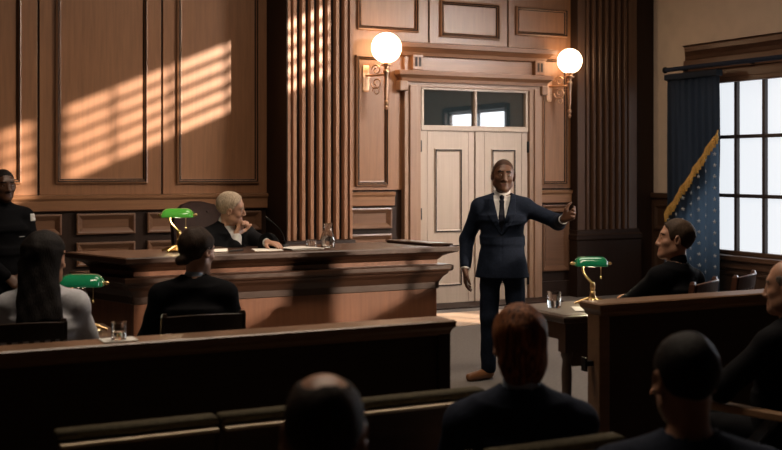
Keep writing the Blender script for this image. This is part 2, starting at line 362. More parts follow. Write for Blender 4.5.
# ------------------------------------------------------------------ judge's bench
BENCH = thing('judge_bench', "long mahogany judge's bench with stepped mouldings in front of the panelled wall", "judge's bench", (3.05, 7.6, 0))
def bl(mb): mb.v = [(x-3.05, y-7.6, z) for x, y, z in mb.v]; return mb
foot = [(1.90, 7.70), (4.27, 7.70), (4.17, 8.18), (1.72, 8.24)]
wings = [[(1.90, 7.70), (4.27, 7.70), (4.26, 7.78), (1.89, 7.78)], [(1.898, 7.745), (1.978, 7.745), (1.80, 8.24), (1.72, 8.24)], [(4.178, 7.745), (4.258, 7.745), (4.17, 8.16), (4.09, 8.16)]]
for q, w_ in enumerate(wings):
    nm = ('front_panel', 'side_panel', 'side_panel')[q]
    bl(MB().poly(w_, [(.03, 0), (.03, .12), (0, .14), (0, .73), (0, .90), (.004, .90), (.004, .93)])).build(nm, M['bench_panel'], BENCH)
    bl(MB().poly(w_, [(.005, .705), (.012, .71), (.012, .755), (.02, .77), (.035, .80), (.06, .825), (.065, .84), (.085, .85), (.09, .862), (.09, .890), (.07, .897), (.0, .90)])).build('ledge_moulding', M['bench_top'], BENCH)
    bl(MB().poly(w_, [(.004, .93), (.02, .945), (.03, .96), (.06, .975), (.085, .985)])).build('cove_moulding', M['bench_top'], BENCH)
bl(MB().poly(foot, [(.085, .985), (.09, .99), (.105, .992), (.112, 1.0), (.112, 1.028), (.10, 1.036), (.0, 1.036)])).build('desk_top', M['bench_top'], BENCH)
bl(MB().poly([(4.22, 7.68), (4.35, 7.62), (4.23, 8.22), (4.10, 8.22)], [(0, 1.034), (0, 1.045), (.01, 1.048), (.01, 1.056), (0, 1.06)])).build('end_capping', M['bench_top'], BENCH)
MB().box(1.4, 4.1, 8.55, 9.9, 0, .15).build('floor_dais', M['dark_wood'], kind='structure')

# ------------------------------------------------------------------ public rails
def bar_rail(name, label, x0, x1, yf, zt, post_at):
    r = thing(name, label, 'rail', ((x0+x1)/2, yf+.07, 0)); cx = (x0+x1)/2; cy = yf+.07
    def l(mb): mb.v = [(x-cx, y-cy, z) for x, y, z in mb.v]; return mb
    bd = MB().box(x0+.02, x1-.02, yf+.04, yf+.11, .1, zt-.05)
    l(bd).build('rail_panel', M['rail_wood'], r)
    l(MB().box(x0+.01, x1-.01, yf+.03, yf+.12, 0, .1)).build('plinth', M['rail_wood'], r, bevel=.008)
    l(MB().poly([(x0, yf+.02), (x1, yf+.02), (x1, yf+.15), (x0, yf+.15)], [(-.01, zt-.07), (0, zt-.06), (.005, zt-.045), (.018, zt-.03), (.02, zt-.006), (.012, zt), (0, zt)])).build('cap', M['rail_cap'], r)
    px = x0 if post_at == 'l' else x1
    l(MB().box(px-.005 if post_at == 'l' else px-.06, px+.06 if post_at == 'l' else px+.005, yf+.025, yf+.125, .0, zt-.06)).build('end_post', M['rail_wood'] if post_at != 'l' else M['rail_cap'], r, bevel=.006)  # left-end post takes paler wood: light on its face put into the colour
    return r, l
bar_rail('court_rail', 'long dark panelled rail with walnut cap running from the left edge to the gate gap', -2.9, 2.58, 4.5, .947, 'r')
R2, l2 = bar_rail('court_rail', 'dark panelled rail with end post coloured as lit right of the gate gap', 3.45, 8.2, 4.52, .972, 'l')
l2(MB().box(3.40, 3.445, 4.59, 4.62, .655, .68).box(3.39, 3.405, 4.585, 4.625, .63, .70)).build('latch', M['black_metal'], R2, bevel=.004)

# ------------------------------------------------------------------ figures: smooth distance fields meshed as one surface
A = lambda *p: np.array(p, dtype=float)
def nrm(v): return v/np.linalg.norm(v)
class Field:
    def __init__(s, lo, hi, cell):
        s.lo = np.array(lo, float); s.c = cell; s.n = np.ceil((np.array(hi)-s.lo)/cell).astype(int)+1
        s.ax = [(s.lo[i]+cell*np.arange(s.n[i])).astype(np.float32) for i in range(3)]
        s.f = np.full(s.n, 1.0, np.float32)
    def new(s):
        o = Field.__new__(Field); o.lo, o.c, o.n, o.ax = s.lo, s.c, s.n, s.ax; o.f = np.full(s.n, 1.0, np.float32); return o
    def copy(s): o = s.new(); o.f = s.f.copy(); return o
    def full(s): return s.ax[0][:, None, None], s.ax[1][None, :, None], s.ax[2][None, None, :]
    def sl(s, lo, hi, pad):
        i0 = np.clip(np.floor((lo-pad-s.lo)/s.c).astype(int), 0, s.n-1); i1 = np.clip(np.ceil((hi+pad-s.lo)/s.c).astype(int)+1, 1, s.n)
        q = tuple(slice(a, b) for a, b in zip(i0, i1))
        return q, s.ax[0][q[0]][:, None, None], s.ax[1][q[1]][None, :, None], s.ax[2][q[2]][None, None, :]
    def mix(s, q, d, k, op):
        f = s.f[q]
        if op == 'add':
            h = np.maximum(k-np.abs(f-d), 0)/max(k, 1e-6); s.f[q] = np.minimum(f, d)-h*h*k/4
        else:
            d = -d; h = np.maximum(k-np.abs(f-d), 0)/max(k, 1e-6); s.f[q] = np.maximum(f, d)+h*h*k/4
    def rc(s, a, b, ra, rb, k=.02, op='add'):
        a = np.asarray(a, float); b = np.asarray(b, float)+1e-6; q, x, y, z = s.sl(np.minimum(a, b), np.maximum(a, b), max(ra, rb)+k+.03)
        ba = b-a; px, py, pz = x-a[0], y-a[1], z-a[2]
        t = np.clip((px*ba[0]+py*ba[1]+pz*ba[2])/ba.dot(ba), 0, 1)
        d = np.sqrt((px-ba[0]*t)**2+(py-ba[1]*t)**2+(pz-ba[2]*t)**2)-(ra+(rb-ra)*t); s.mix(q, d.astype(np.float32), k, op); return s
    def chain(s, pts, rs, k=.02, op='add'):
        for i in range(len(pts)-1): s.rc(pts[i], pts[i+1], rs[i], rs[i+1], k, op)
        return s
    def ell(s, c, r, R=None, k=.02, op='add'):
        c = np.asarray(c, float); r = np.asarray(r, float); R = np.eye(3) if R is None else R; m = r.max()
        q, x, y, z = s.sl(c-m, c+m, k+.03); p = (x-c[0], y-c[1], z-c[2])
        l = [p[0]*R[0, i]+p[1]*R[1, i]+p[2]*R[2, i] for i in range(3)]
        k0 = np.sqrt(sum((l[i]/r[i])**2 for i in range(3))); k1 = np.sqrt(sum((l[i]/r[i]**2)**2 for i in range(3)))
        s.mix(q, (k0*(k0-1)/np.maximum(k1, 1e-6)).astype(np.float32), k, op); return s
    def ecap(s, a, b, ra, rb, xd=(1, 0, 0), k=.03, op='add'):
        a = np.asarray(a, float); b = np.asarray(b, float); L = np.linalg.norm(b-a); w = (b-a)/L
        u = np.asarray(xd, float); u = nrm(u-w*u.dot(w)); v = np.cross(w, u); m = max(*ra, *rb)
        q, x, y, z = s.sl(np.minimum(a, b), np.maximum(a, b), m+k+.03); p = (x-a[0], y-a[1], z-a[2])
        tl = p[0]*w[0]+p[1]*w[1]+p[2]*w[2]; t = np.clip(tl/L, 0, 1); du = p[0]*u[0]+p[1]*u[1]+p[2]*u[2]; dv = p[0]*v[0]+p[1]*v[1]+p[2]*v[2]
        rx = ra[0]+(rb[0]-ra[0])*t; ry = ra[1]+(rb[1]-ra[1])*t
        d = np.maximum((np.sqrt((du/rx)**2+(dv/ry)**2)-1)*np.minimum(rx, ry), np.maximum(-tl, tl-L)); s.mix(q, d.astype(np.float32), k, op); return s
    def both(s, g): s.f = np.maximum(s.f, g.astype(np.float32)); return s
    def folds(s, amp, seed=0, fz=38):
        x, y, z = s.full(); r = random.Random(seed); p = [r.uniform(0, 6) for _ in range(6)]
        s.f = (s.f+amp*(np.sin(fz*z+11*x+7*np.sin(9*y+p[0])+p[1])*.6+np.sin(23*x-17*z+8*y+p[2])*.4+np.sin(57*z+31*y-29*x+p[3])*.25)).astype(np.float32); return s
    def mesh(s, name, mats, parent=None, zones=None, smooth_it=0, label=None):
        f = s.f; n = s.n; ins = f < 0
        cs = [(i, j, k) for i in (0, 1) for j in (0, 1) for k in (0, 1)]
        sub = lambda i, j, k: (slice(i, n[0]-1+i), slice(j, n[1]-1+j), slice(k, n[2]-1+k))
        cnt = sum(ins[sub(*c)].astype(np.int8) for c in cs); mix = (cnt > 0) & (cnt < 8); I = np.argwhere(mix)
        if not len(I): raise RuntimeError('empty '+name)
        vals = np.stack([f[I[:, 0]+c[0], I[:, 1]+c[1], I[:, 2]+c[2]] for c in cs], 1); P = np.zeros((len(I), 3)); N = np.zeros(len(I))
        for a in range(8):
            for b in range(a+1, 8):
                if sum(abs(cs[a][i]-cs[b][i]) for i in range(3)) != 1: continue
                va, vb = vals[:, a], vals[:, b]; m = (va < 0) != (vb < 0); t = np.where(m, va/np.where(m, va-vb, 1), 0)
                P += m[:, None]*(np.array(cs[a])+t[:, None]*(np.array(cs[b])-np.array(cs[a]))); N += m
        V = s.lo+(I+P/N[:, None])*s.c; idx = -np.ones(mix.shape, np.int64); idx[mix] = np.arange(len(I)); F = []
        for ax in range(3):
            o = [i for i in range(3) if i != ax]; sl0 = [slice(None)]*3; sl1 = [slice(None)]*3; sl0[ax] = slice(0, n[ax]-1); sl1[ax] = slice(1, n[ax])
            for i in o: sl0[i] = sl1[i] = slice(1, n[i]-1)
            a, b = ins[tuple(sl0)], ins[tuple(sl1)]
            for flip in (0, 1):
                E = np.argwhere(a & ~b if not flip else ~a & b)
                if not len(E): continue
                for i in o: E[:, i] += 1
                def cell(d0, d1):
                    q = E.copy(); q[:, o[0]] -= d0; q[:, o[1]] -= d1; return idx[q[:, 0], q[:, 1], q[:, 2]]
                Q = np.stack([cell(1, 1), cell(0, 1), cell(0, 0), cell(1, 0)], 1)
                if flip ^ (ax == 1): Q = Q[:, ::-1]
                F.append(Q)
        F = np.concatenate(F); F = F[(F >= 0).all(1)]
        me = bpy.data.meshes.new(name); me.vertices.add(len(V)); me.vertices.foreach_set('co', V.astype(np.float32).ravel())
        me.loops.add(F.size); me.loops.foreach_set('vertex_index', F.astype(np.int32).ravel())
        me.polygons.add(len(F)); me.polygons.foreach_set('loop_start', np.arange(0, F.size, 4, dtype=np.int32))
        for m in (mats if isinstance(mats, (list, tuple)) else [mats]): me.materials.append(m)
        if zones is not None: me.polygons.foreach_set('material_index', zones(V[F].mean(1)).astype(np.int32))
        me.update(calc_edges=True); me.polygons.foreach_set('use_smooth', np.ones(len(F), bool)); me.validate()
        ob = bpy.data.objects.new(name, me); COL.objects.link(ob)
        if parent: ob.parent = parent
        if smooth_it:
            md = ob.modifiers.new('smooth', 'SMOOTH'); md.iterations = smooth_it; md.factor = .5
        if label: ob['label'] = label
        return ob

def rot(yaw=0, pitch=0, roll=0):
    """yaw turns left (+), pitch bows forward (+), roll tips to the figure's right (+)"""
    y, p, r = math.radians(yaw), math.radians(-pitch), math.radians(roll)
    Rz = A([math.cos(y), -math.sin(y), 0], [math.sin(y), math.cos(y), 0], [0, 0, 1]).reshape(3, 3)
    Rx = A([1, 0, 0], [0, math.cos(p), -math.sin(p)], [0, math.sin(p), math.cos(p)]).reshape(3, 3)
    Ry = A([math.cos(r), 0, math.sin(r)], [0, 1, 0], [-math.sin(r), 0, math.cos(r)]).reshape(3, 3)
    return Rz@Rx@Ry
def ik(s, t, l1, l2, pole):
    d = t-s; L = np.linalg.norm(d)
    if L > (l1+l2)*.995: t = s+d/L*(l1+l2)*.995; d = t-s; L = np.linalg.norm(d)
    a = (l1*l1-l2*l2+L*L)/(2*L); h = math.sqrt(max(l1*l1-a*a, 0)); u = d/L; p = np.asarray(pole, float); p = nrm(p-u*p.dot(u))
    return s+u*a+p*h, t
def make_pose(kind, sc=1.0, sh=.47, lean=0, twist=0, tip=0, head=(0, 0, 0), shrug=0, width=1.0, fem=0, hs=1.04):
    p = {'s': sc, 'hs': sc*hs}; up = rot(twist, lean, tip); z0 = .93*sc if kind == 'stand' else sh+.10*sc
    piv = A(0, 0, z0); p['piv'] = piv; p['up'] = up
    U = lambda x, y, z: piv+up@(A(x, y, z-.93)*sc)
    sw = .172*width
    p['pelvis'] = piv; p['waist'] = U(0, .005, 1.10); p['chest'] = U(0, 0, 1.27); p['top'] = U(0, -.012, 1.385)
    p['neck'] = U(0, -.02, 1.43)
    hR = up@rot(*head); p['hR'] = hR; p['head'] = U(0, -.012, 1.485)+hR@(A(0, .02, .10)*sc)
    for s, g in (('R', 1), ('L', -1)):
        p['sh'+s] = U(g*sw, -.012, 1.338+shrug)
        if kind == 'stand':
            p['hip'+s] = A(g*.09, 0, .90)*sc; p['kn'+s] = A(g*.10, .02, .49)*sc; p['an'+s] = A(g*.105, -.03, .085)*sc; p['toe'+s] = A(g*.125, .135, .028)*sc
        else:
            p['hip'+s] = A(g*.09*sc, 0, z0-.01); p['kn'+s] = A(g*.12*sc, .43*sc, sh+.07*sc); p['an'+s] = A(g*.13*sc, .40*sc, .085*sc); p['toe'+s] = A(g*.15*sc, .57*sc, .028*sc)
    return p
def arm(p, side, target, pole, d=None, n=None, thumb=None, curl=(.25,)*4, tcurl=.2):
    """target wrist in figure space; d finger direction, n palm normal"""
    s = p['s']; e, w = ik(p['sh'+side], A(*target), .285*s, .262*s, pole); p['el'+side] = e; p['wr'+side] = w
    fd = nrm(w-e) if d is None else nrm(A(*d)); nn = A(*(n if n is not None else ((-1, 0, 0) if side == 'R' else (1, 0, 0)))); nn = nrm(nn-fd*nn.dot(fd))
    th = np.cross(fd, nn)
    if side == 'R': th = -th
    if thumb is not None and np.dot(th, A(*thumb)) < 0: th = -th
    p['hand'+side] = (fd, nn, th, curl, tcurl)
def hand(F, p, side):
    s = p['s']*1.07; w = p['wr'+side]; d, n, t, curl, tc = p['hand'+side]
    off = (.027, .009, -.009, -.026); ln = (.070, .078, .072, .056)
    for j in range(4):
        k0 = w+(d*.088+t*off[j]-(d*.006*(j == 3)))*s; F.rc(w+(t*off[j]*.55+d*.008)*s, k0, .0155*s, .0125*s, .012)
        a = 0; q = k0
        for i, fr in enumerate((.46, .30, .24)):
            a += curl[j]*(1.0, 1.25, .8)[i]; v = d*math.cos(a)+n*math.sin(a); v = nrm(v+t*(off[j]*1.2)); q2 = q+v*ln[j]*fr*s
            F.rc(q, q2, (.0100-.0009*i)*s, (.0094-.0011*i)*s, .004); q = q2
    b = w+(d*.022+t*.020+n*.006)*s; m = b+(nrm(d*.62+t*.75+n*.25))*.042*s; e = m+nrm(d*.85+t*(.42-tc)+n*(.15+tc))*.034*s; g = e+nrm(d*.95+t*(.2-tc)+n*(.1+tc*1.4))*.028*s
    F.rc(b, m, .0165*s, .0125*s, .012).rc(m, e, .0115*s, .0105*s, .006).rc(e, g, .0102*s, .008*s, .005)
def H(p, x, y, z): return p['head']+p['hR']@(A(x, y, z)*p['hs'])
def head_shape(F, p, jaw=1.0, nose=1.0, ear=1.0, jowl=0):
    s = p['hs']; R = p['hR']; h = lambda x, y, z: H(p, x, y, z)
    F.ell(h(0, -.018, .030), A(.075, .096, .088)*s, R, .02); F.ell(h(0, .022, -.036), A(.061*jaw, .062, .082)*s, R, .03)
    for g in (1, -1):
        F.rc(h(g*.047*jaw, -.004, -.062), h(g*.012, .062, -.098), .022*s, .018*s, .03)
        F.ell(h(g*.038, .052, -.026), A(.024, .024, .020)*s, R, .02)
        if jowl: F.ell(h(g*.046, .03, -.072), A(.022, .03, .03)*s, R, .02)
    F.rc(h(-.032, .068, .026), h(.032, .068, .026), .014*s, .014*s, .02); F.ell(h(0, .068, -.100), A(.024, .018, .017)*s, R, .02)
    for g in (1, -1): F.ell(h(g*.032, .096, .002), A(.017, .017, .012)*s, R, .012, 'sub')
    for g in (1, -1): F.ell(h(g*.031, .071, .0), A(.013, .012, .011)*s, R, .004)
    F.rc(h(0, .080, .012), h(0, .0985*nose, -.036), .0075*s, .0120*s, .012)
    for g in (1, -1): F.ell(h(g*.013, .090, -.041), A(.010, .012, .009)*s, R, .006)
    F.rc(h(-.018, .078, -.066), h(.018, .078, -.066), .0085*s, .0085*s, .008).rc(h(-.014, .077, -.079), h(.014, .077, -.079), .0095*s, .0095*s, .008)
    for g in (1, -1):
        F.ell(h(g*.078*ear, -.010, -.008), A(.010, .022, .034)*s, R@rot(g*-22), .008); F.ell(h(g*.084*ear, -.006, -.006), A(.006, .011, .018)*s, R@rot(g*-22), .004, 'sub')
def body(F, p, girth=1.0, neck=1.0, fem=0, **hk):
    s = p['s']; xd = p['up'][:, 0]
    F.ecap(p['pelvis']-A(0, 0, .07*s), p['waist'], A(.150, .105)*s*girth, A(.125, .092)*s*girth, xd, .07)
    F.ecap(p['waist']-p['up'][:, 2]*.03, p['chest'], A(.125, .092)*s*girth, A(.150, .105)*s*girth, xd, .07)
    F.ecap(p['chest']-p['up'][:, 2]*.03, p['top'], A(.150, .105)*s*girth, A(.095, .062)*s, xd, .06)
    F.rc(p['neck']-p['up'][:, 2]*.05, H(p, 0, -.022, -.05), .056*s*neck, .051*s*neck, .035)
    for a in 'RL':
        F.rc(p['neck']-p['up'][:, 2]*.03, p['sh'+a], .042*s, .05*s, .05); F.ell(p['sh'+a], A(.056, .056, .056)*s, None, .05)
        F.chain([p['sh'+a], p['el'+a]], [.046*s, .037*s], .03).rc(p['el'+a], p['el'+a]*.7+p['wr'+a]*.3, .037*s, .038*s, .02).rc(p['el'+a]*.7+p['wr'+a]*.3, p['wr'+a], .038*s, .025*s, .02)
        hand(F, p, a)
        F.rc(p['hip'+a], p['kn'+a], .078*s, .052*s, .05); c = p['kn'+a]*.68+p['an'+a]*.32+A(0, -.012, 0); F.chain([p['kn'+a], c, p['an'+a]], [.051*s, .053*s, .036*s], .03)
        F.rc(p['an'+a]+A(0, -.035, -.045)*s, p['toe'+a], .034*s, .026*s, .03)
    head_shape(F, p, **hk)
def head_zones(p, brow=True, shave=None):
    s = p['hs']
    def z(c):
        l = ((c-p['head'])@p['hR'])/s; x, y, zz = l[:, 0], l[:, 1], l[:, 2]; ax = np.abs(x); o = np.zeros(len(c), int); near = (np.abs(l) < .14).all(1)
        eye = near & (((ax-.031)/.0105)**2+((zz-.0005)/.0042)**2 < 1) & (y > .066); o[eye] = 1
        o[eye & (np.abs(ax-.031) < .0052)] = 2
        if brow: o[near & (np.abs(zz-.0265+.25*np.abs(ax-.03)) < .0046) & (ax > .012) & (ax < .05) & (y > .05)] = 3
        o[near & (np.abs(zz+.073) < .0105) & (ax < .024-.6*np.abs(zz+.072)) & (y > .072)] = 4
        if shave is not None: o[near & shave(x, y, zz)] = 5
        return o
    return z
def local(F, p):
    """coordinates of the grid in the upright torso frame (x right, y forward, z standing height)"""
    x, y, z = F.full(); R = p['up']; d = (x-p['piv'][0], y-p['piv'][1], z-p['piv'][2])
    l = [(d[0]*R[0, i]+d[1]*R[1, i]+d[2]*R[2, i])/p['s'] for i in range(3)]; return l[0], l[1], l[2]+.93
def torso_cloth(F, p, inf, girth=1.0, hem=None, flare=.02, shoulder=0.0, k=.05):
    s = p['s']; xd = p['up'][:, 0]; up = p['up'][:, 2]; i = inf/s
    def R(a, b): return A(a*girth+i, b*girth+i)*s
    bot = p['pelvis']-A(0, 0, .06*s) if hem is None else hem
    F.ecap(bot, p['waist'], R(.153+flare, .108+flare), R(.135, .100), xd, k)
    F.ecap(p['waist']-up*.03, p['chest'], R(.135, .100), R(.160, .110), xd, k); F.ecap(p['chest']-up*.03, p['top'], R(.160, .110), R(.105, .068), xd, k)
    for a in 'RL': F.rc(p['neck']-up*.030*s, p['sh'+a]+up*shoulder, .050*s+inf, .052*s+inf, .045)
def sleeve(F, p, a, inf, end=.90, flare=0.0, k=.03):
    s = p['s']; e = p['el'+a]*(1-end)+p['wr'+a]*end
    F.rc(p['sh'+a], p['el'+a], .054*s+inf, .046*s+inf, k).rc(p['el'+a], e, .046*s+inf, .034*s+inf+flare, k)
def hairfield(F, p, inf, line, extra=None, c=(0, -.020, .030), r=(.075, .096, .088), k=.01):
    """cranial shell kept above a hairline z = line(y)"""
    s = p['hs']; G = F.new(); G.ell(H(p, *c), (A(*r)+inf)*s, p['hR'], .005)
    if extra: extra(G)
    x, y, z = F.full(); R = p['hR']; d = (x-p['head'][0], y-p['head'][1], z-p['head'][2])
    l = [(d[0]*R[0, i]+d[1]*R[1, i]+d[2]*R[2, i])/s for i in range(3)]
    G.both(line(l)*s*.7); return G, l
def base_field(p, cell, extra=()):
    P = [v for k, v in p.items() if isinstance(v, np.ndarray) and v.shape == (3,)]+[A(*e) for e in extra]+[p['head']+A(0, 0, .05)]
    P = np.array(P); return Field(P.min(0)-.24, P.max(0)+.22, cell)
def skin(name, c, lips, eye=(.28, .25, .23)):
    m = mat(name, c, .42, spec=.45); noisy(m, tuple(v*.88 for v in c), tuple(v*1.1 for v in c), (1, 1, 1), 22, 4, .05)
    return m, mat(name+' eye white', eye, .3), mat(name+' iris', (.02, .012, .008), .2), mat(name+' lips', lips, .45)
def hairm(name, c, rough=.5):
    m = mat(name, c, .65, spec=.15); return noisy(m, tuple(v*.6 for v in c), tuple(v*1.35 for v in c), (60, 60, 9), 3, 5, .35)
SK_D = skin('deep brown skin', (.082, .035, .018), (.075, .030, .022))
SK_L = skin('light skin', (.52, .285, .19), (.42, .16, .12))
SK_T = skin('tan skin', (.42, .22, .14), (.36, .14, .10))
def auburn():
    m = mat('auburn brown hair', (.12, .05, .02), .6, spec=.12); return noisy(m, (.055, .019, .009), (.33, .115, .042), (46, 46, 5), 2.2, 5, .5, lo=.36, hi=.66)
HR = {'black': hairm('black hair', (.012, .009, .008)), 'dark': hairm('dark brown hair', (.030, .017, .011)), 'brown': auburn(),
      'white': hairm('white hair', (.50, .39, .28)), 'blond': hairm('ash brown hair', (.045, .027, .016)), 'grey': hairm('grey hair', (.16, .13, .11))}
CL = {'navy': cloth('navy wool', (.0085, .0125, .023), .8), 'black': cloth('black wool', (.0045, .0045, .0055), .85), 'robe': cloth('black robe', (.004, .004, .005), .7), 'white': cloth('white cotton', (.62, .60, .58), .8, .05),
      'tie': cloth('black silk tie', (.008, .009, .014), .4), 'grey': cloth('grey blouse', (.50, .50, .53), .8, .08), 'dknavy': cloth('dark navy wool', (.021, .026, .042), .85), 'shoe': mat('tan leather shoes', (.16, .066, .026), .3), 'dshoe': mat('black shoes', (.01, .01, .01), .3),
      'trouser': cloth('dark trousers', (.007, .008, .011), .85), 'lblue': cloth('pale blue collar', (.35, .42, .52), .8, .05)}
def legs_cloth(F, p, m, root, shoe, inf=.016):
    s = p['s']; T = F.new()
    T.ecap(p['pelvis']-A(0, 0, .075*s), p['pelvis']+A(0, 0, .08*s), A(.168, .122)*s, A(.150, .112)*s, (1, 0, 0), .05)
    for a in 'RL':
        T.rc(p['hip'+a], p['kn'+a], .086*s, .062*s+inf*.5, .04); T.rc(p['kn'+a], p['an'+a]+A(0, .0, .01), .062*s+inf*.4, .058*s, .03)
    x, y, z = F.full(); T.both(.055*s-z+0*x); T.folds(.0030, 5).mesh('trousers', m, root)
    for a in 'RL':
        S = F.new(); an, to = p['an'+a], p['toe'+a]; S.rc(an+A(0, -.04, -.045)*s, an+A(0, -.01, -.03)*s, .040*s, .040*s, .02).rc(an+A(0, -.01, -.035)*s, to+A(0, .02, .004)*s, .042*s, .032*s, .03)
        S.both(.004-z+0*x); S.mesh('shoe', shoe, root)
def suit(F, p, root, jm, shirt=True, tie=True, girth=1.0, hemz=.80, seated=False, lapel=True, vz=1.10, collar=None, flare=.018):
    s = p['s']; up = p['up']; J = F.new(); hem = A(0, .005, hemz*s) if not seated else p['pelvis']-A(0, 0, .085*s)
    torso_cloth(J, p, .018, girth, hem, flare, .006)
    for a in 'RL': sleeve(J, p, a, .010, .86)
    J.folds(.0020, 3); raw = J.copy(); lx, ly, lz = local(F, p); w = np.interp(lz, [vz, 1.40, 1.50], [0, .066, .075]).astype(np.float32); ax = np.abs(lx)
    g = np.maximum(ax-w, -ly+.01); N = F.new().rc(p['neck']-up[:, 2]*.02, p['neck']+up[:, 2]*.12*s, .064*s, .072*s, .0)
    J.both(-g*s).both(-N.f); J.mesh('jacket', jm, root)
    if lapel:
        ww = np.interp(lz, [vz-.01, vz+.02, 1.29, 1.31, 1.42], [0, .02, .075, .060, .035]); L = raw.copy(); L.f = np.maximum(L.f-.007, -(L.f+.008))
        L.both((ax-w-ww)*s).both((w-.004-ax)*s).both((-ly+.015)*s).both((vz-lz)*s).both((lz-1.43)*s).both(-N.f); L.mesh('lapels', jm, root)
    Sh = F.new(); torso_cloth(Sh, p, .006, girth, None, 0, -.01); Sr = Sh.copy(); lnk = H(p, 0, -.02, -.05)
    nv = nrm(lnk-p['neck']); Cc = F.new().rc(p['neck']-nv*.04, p['neck']+nv*.10*s, .066*s, .058*s, 0); x, y, z = F.full()
    t = ((x-p['neck'][0])*nv[0]+(y-p['neck'][1])*nv[1]+(z-p['neck'][2])*nv[2]); fr = np.clip(ly*.35, -.03, .03)
    Cc.both(t-(.040-fr)*s).both(-t-.04); Sh.f = np.minimum(Sh.f, Cc.f)
    if shirt:
        sm = collar or CL['white']; Sh.mesh('shirt', sm, root)
        for a in 'RL':
            K = F.new(); e = nrm(p['wr'+a]-p['el'+a]); K.ecap(p['wr'+a]-e*.075*s, p['wr'+a]-e*.004*s, A(.037, .037)*s, A(.036, .036)*s, nrm(np.cross(e, A(.3, .2, .9))), .004); K.mesh('shirt_cuff', sm, root)
    if tie:
        T = Sr.copy(); T.f = np.maximum(T.f-.009, -(T.f+.004)); tw = np.interp(lz, [1.0, 1.12, 1.375, 1.385, 1.42], [.036, .036, .017, .022, .018])
        T.both((ax-tw)*s).both((-ly+.02)*s).both((1.02-lz)*s).both((lz-1.395)*s); T.f = np.minimum(T.f, F.new().rc(p['neck']+up@A(0, .074, -.045)*s, p['neck']+up@A(0, .070, -.012)*s, .014*s, .019*s, 0).f); T.mesh('tie', CL['tie'], root)
def short_line(front=.078, side=.012, nape=-.082, temple=.04):
    return lambda l: np.interp(l[1], [-.12, -.09, -.035, -.02, .012, .03, .045, .072, .09], [nape, nape, -.045, side-.01, side-.005, temple-.02, temple, front, front+.005]).astype(np.float32)-l[2]+0*l[0]
def person(label, loc, rz, p, sk, cell=.0085, brow=None, shave=None, shave_mat=None, **bk_):
    root = thing('person', label, 'person', loc, rz); F = base_field(p, cell, [p['wr'+a]+p['hand'+a][0]*.2 for a in 'RL']); B = F.new(); body(B, p, **bk_)
    mats = [sk[0], sk[1], sk[2], brow or HR['black'], sk[3]]+([shave_mat] if shave_mat else [])
    B.mesh('body', mats, root, head_zones(p, brow is not False, shave)); return root, F
def hair(F, p, root, m, inf, line, extra=None, amp=.0025, seed=1, **k):
    G, l = hairfield(F, p, inf, line, extra, **k); x, y, z = F.full(); G.f = (G.f+amp*np.sin(70*l[0]+40*l[1]+seed)*np.sin(45*l[2]+30*l[1])).astype(np.float32); return G.mesh('hair', m, root)
def arms_rest(p, knees=True, spread=.0):
    for a, g in (('R', 1), ('L', -1)):
        t = p['kn'+a]+A(-g*.02, -.10, .10)*p['s']; arm(p, a, t, (g*.8, -.5, -.4), n=(0, 0, -1), thumb=(-g, 0, 0), curl=(.3,)*4)

# standing lawyer
p = make_pose('stand', 1.0, twist=-4, head=(8, -2, -4), hs=1.08)
arm(p, 'R', (.285, .03, .855), (.4, -1, 0), d=(-.02, .12, -1), n=(-1, .1, 0), thumb=(0, 1, 0), curl=(.28, .3, .34, .38))
arm(p, 'L', (-.44, .34, 1.262), (-1, -.35, -.55), d=(-.62, .55, .38), n=(.75, .55, .15), thumb=(0, 0, 1), curl=(.38, .48, .58, .68), tcurl=-.4)
p['kn'+'L'] = A(-.105, .05, .49); p['anL'] = A(-.11, .0, .085); p['toeL'] = A(-.15, .16, .028); p['toeR'] = A(.25, .045, .028)
r, F = person('man in navy suit standing before the double doors, one arm outstretched', (4.695, 7.42, 0), face_dir(-.50, -.866), p, SK_D, .0066, shave=lambda x, y, z: z > np.interp(y, [-.12, -.09, -.03, .02, .05, .08, .1], [-.05, -.05, -.02, .02, .065, .088, .09]), shave_mat=mat('shaved scalp', (.040, .019, .011), .6, spec=.12), jaw=1.05, ear=1.02)
suit(F, p, r, CL['navy'], girth=1.02, flare=.035, vz=1.13); legs_cloth(F, p, CL['navy'], r, CL['shoe'])

# judge
p = make_pose('sit', 1.0, sh=.60, lean=12, twist=8, tip=4, head=(46, 4, 6), width=1.05)
hd = p['head']+p['hR']@A(0, .088, -.112)
arm(p, 'R', hd+A(.035, .0, -.085), (.8, .3, -1), d=(-.42, .1, 1), n=(-.5, .8, .2), thumb=(-1, -.2, .2), curl=(1.0, 1.1, 1.1, 1.1), tcurl=.2)
arm(p, 'L', (-.08, .51, 1.082), (-.9, -.2, -.5), d=(-.15, 1, -.08), n=(0, 0, -1), thumb=(1, 0, 0), curl=(.22, .25, .25, .28))
r, F = person("white-haired judge in a black robe seated behind the bench, fist at his chin", (2.80, 8.50, 0), face_dir(.22, -.975), p, SK_L, .0075, brow=HR['white'], jowl=1, nose=1.03)
J = F.new(); torso_cloth(J, p, .034, 1.08, p['pelvis']-A(0, 0, .1), .05, .006, .06)
sleeve(J, p, 'R', .022, .45, .030); sleeve(J, p, 'L', .022, .86, .030); J.folds(.006, 9, 24)
lx, ly, lz = local(F, p); J.both(-np.maximum(np.abs(lx)-np.interp(lz, [1.26, 1.45], [0, .06]).astype(np.float32), -ly+.02)); J.both(-F.new().rc(p['neck']-A(0, 0, .02), p['neck']+A(0, 0, .12), .063, .07, 0).f)
J.mesh('robe', CL['robe'], r)
S = F.new(); torso_cloth(S, p, .008, 1.03, None, 0, -.01); S.rc(p['neck']-A(0, 0, .04), p['neck']+A(0, 0, .035), .068, .060, .01)
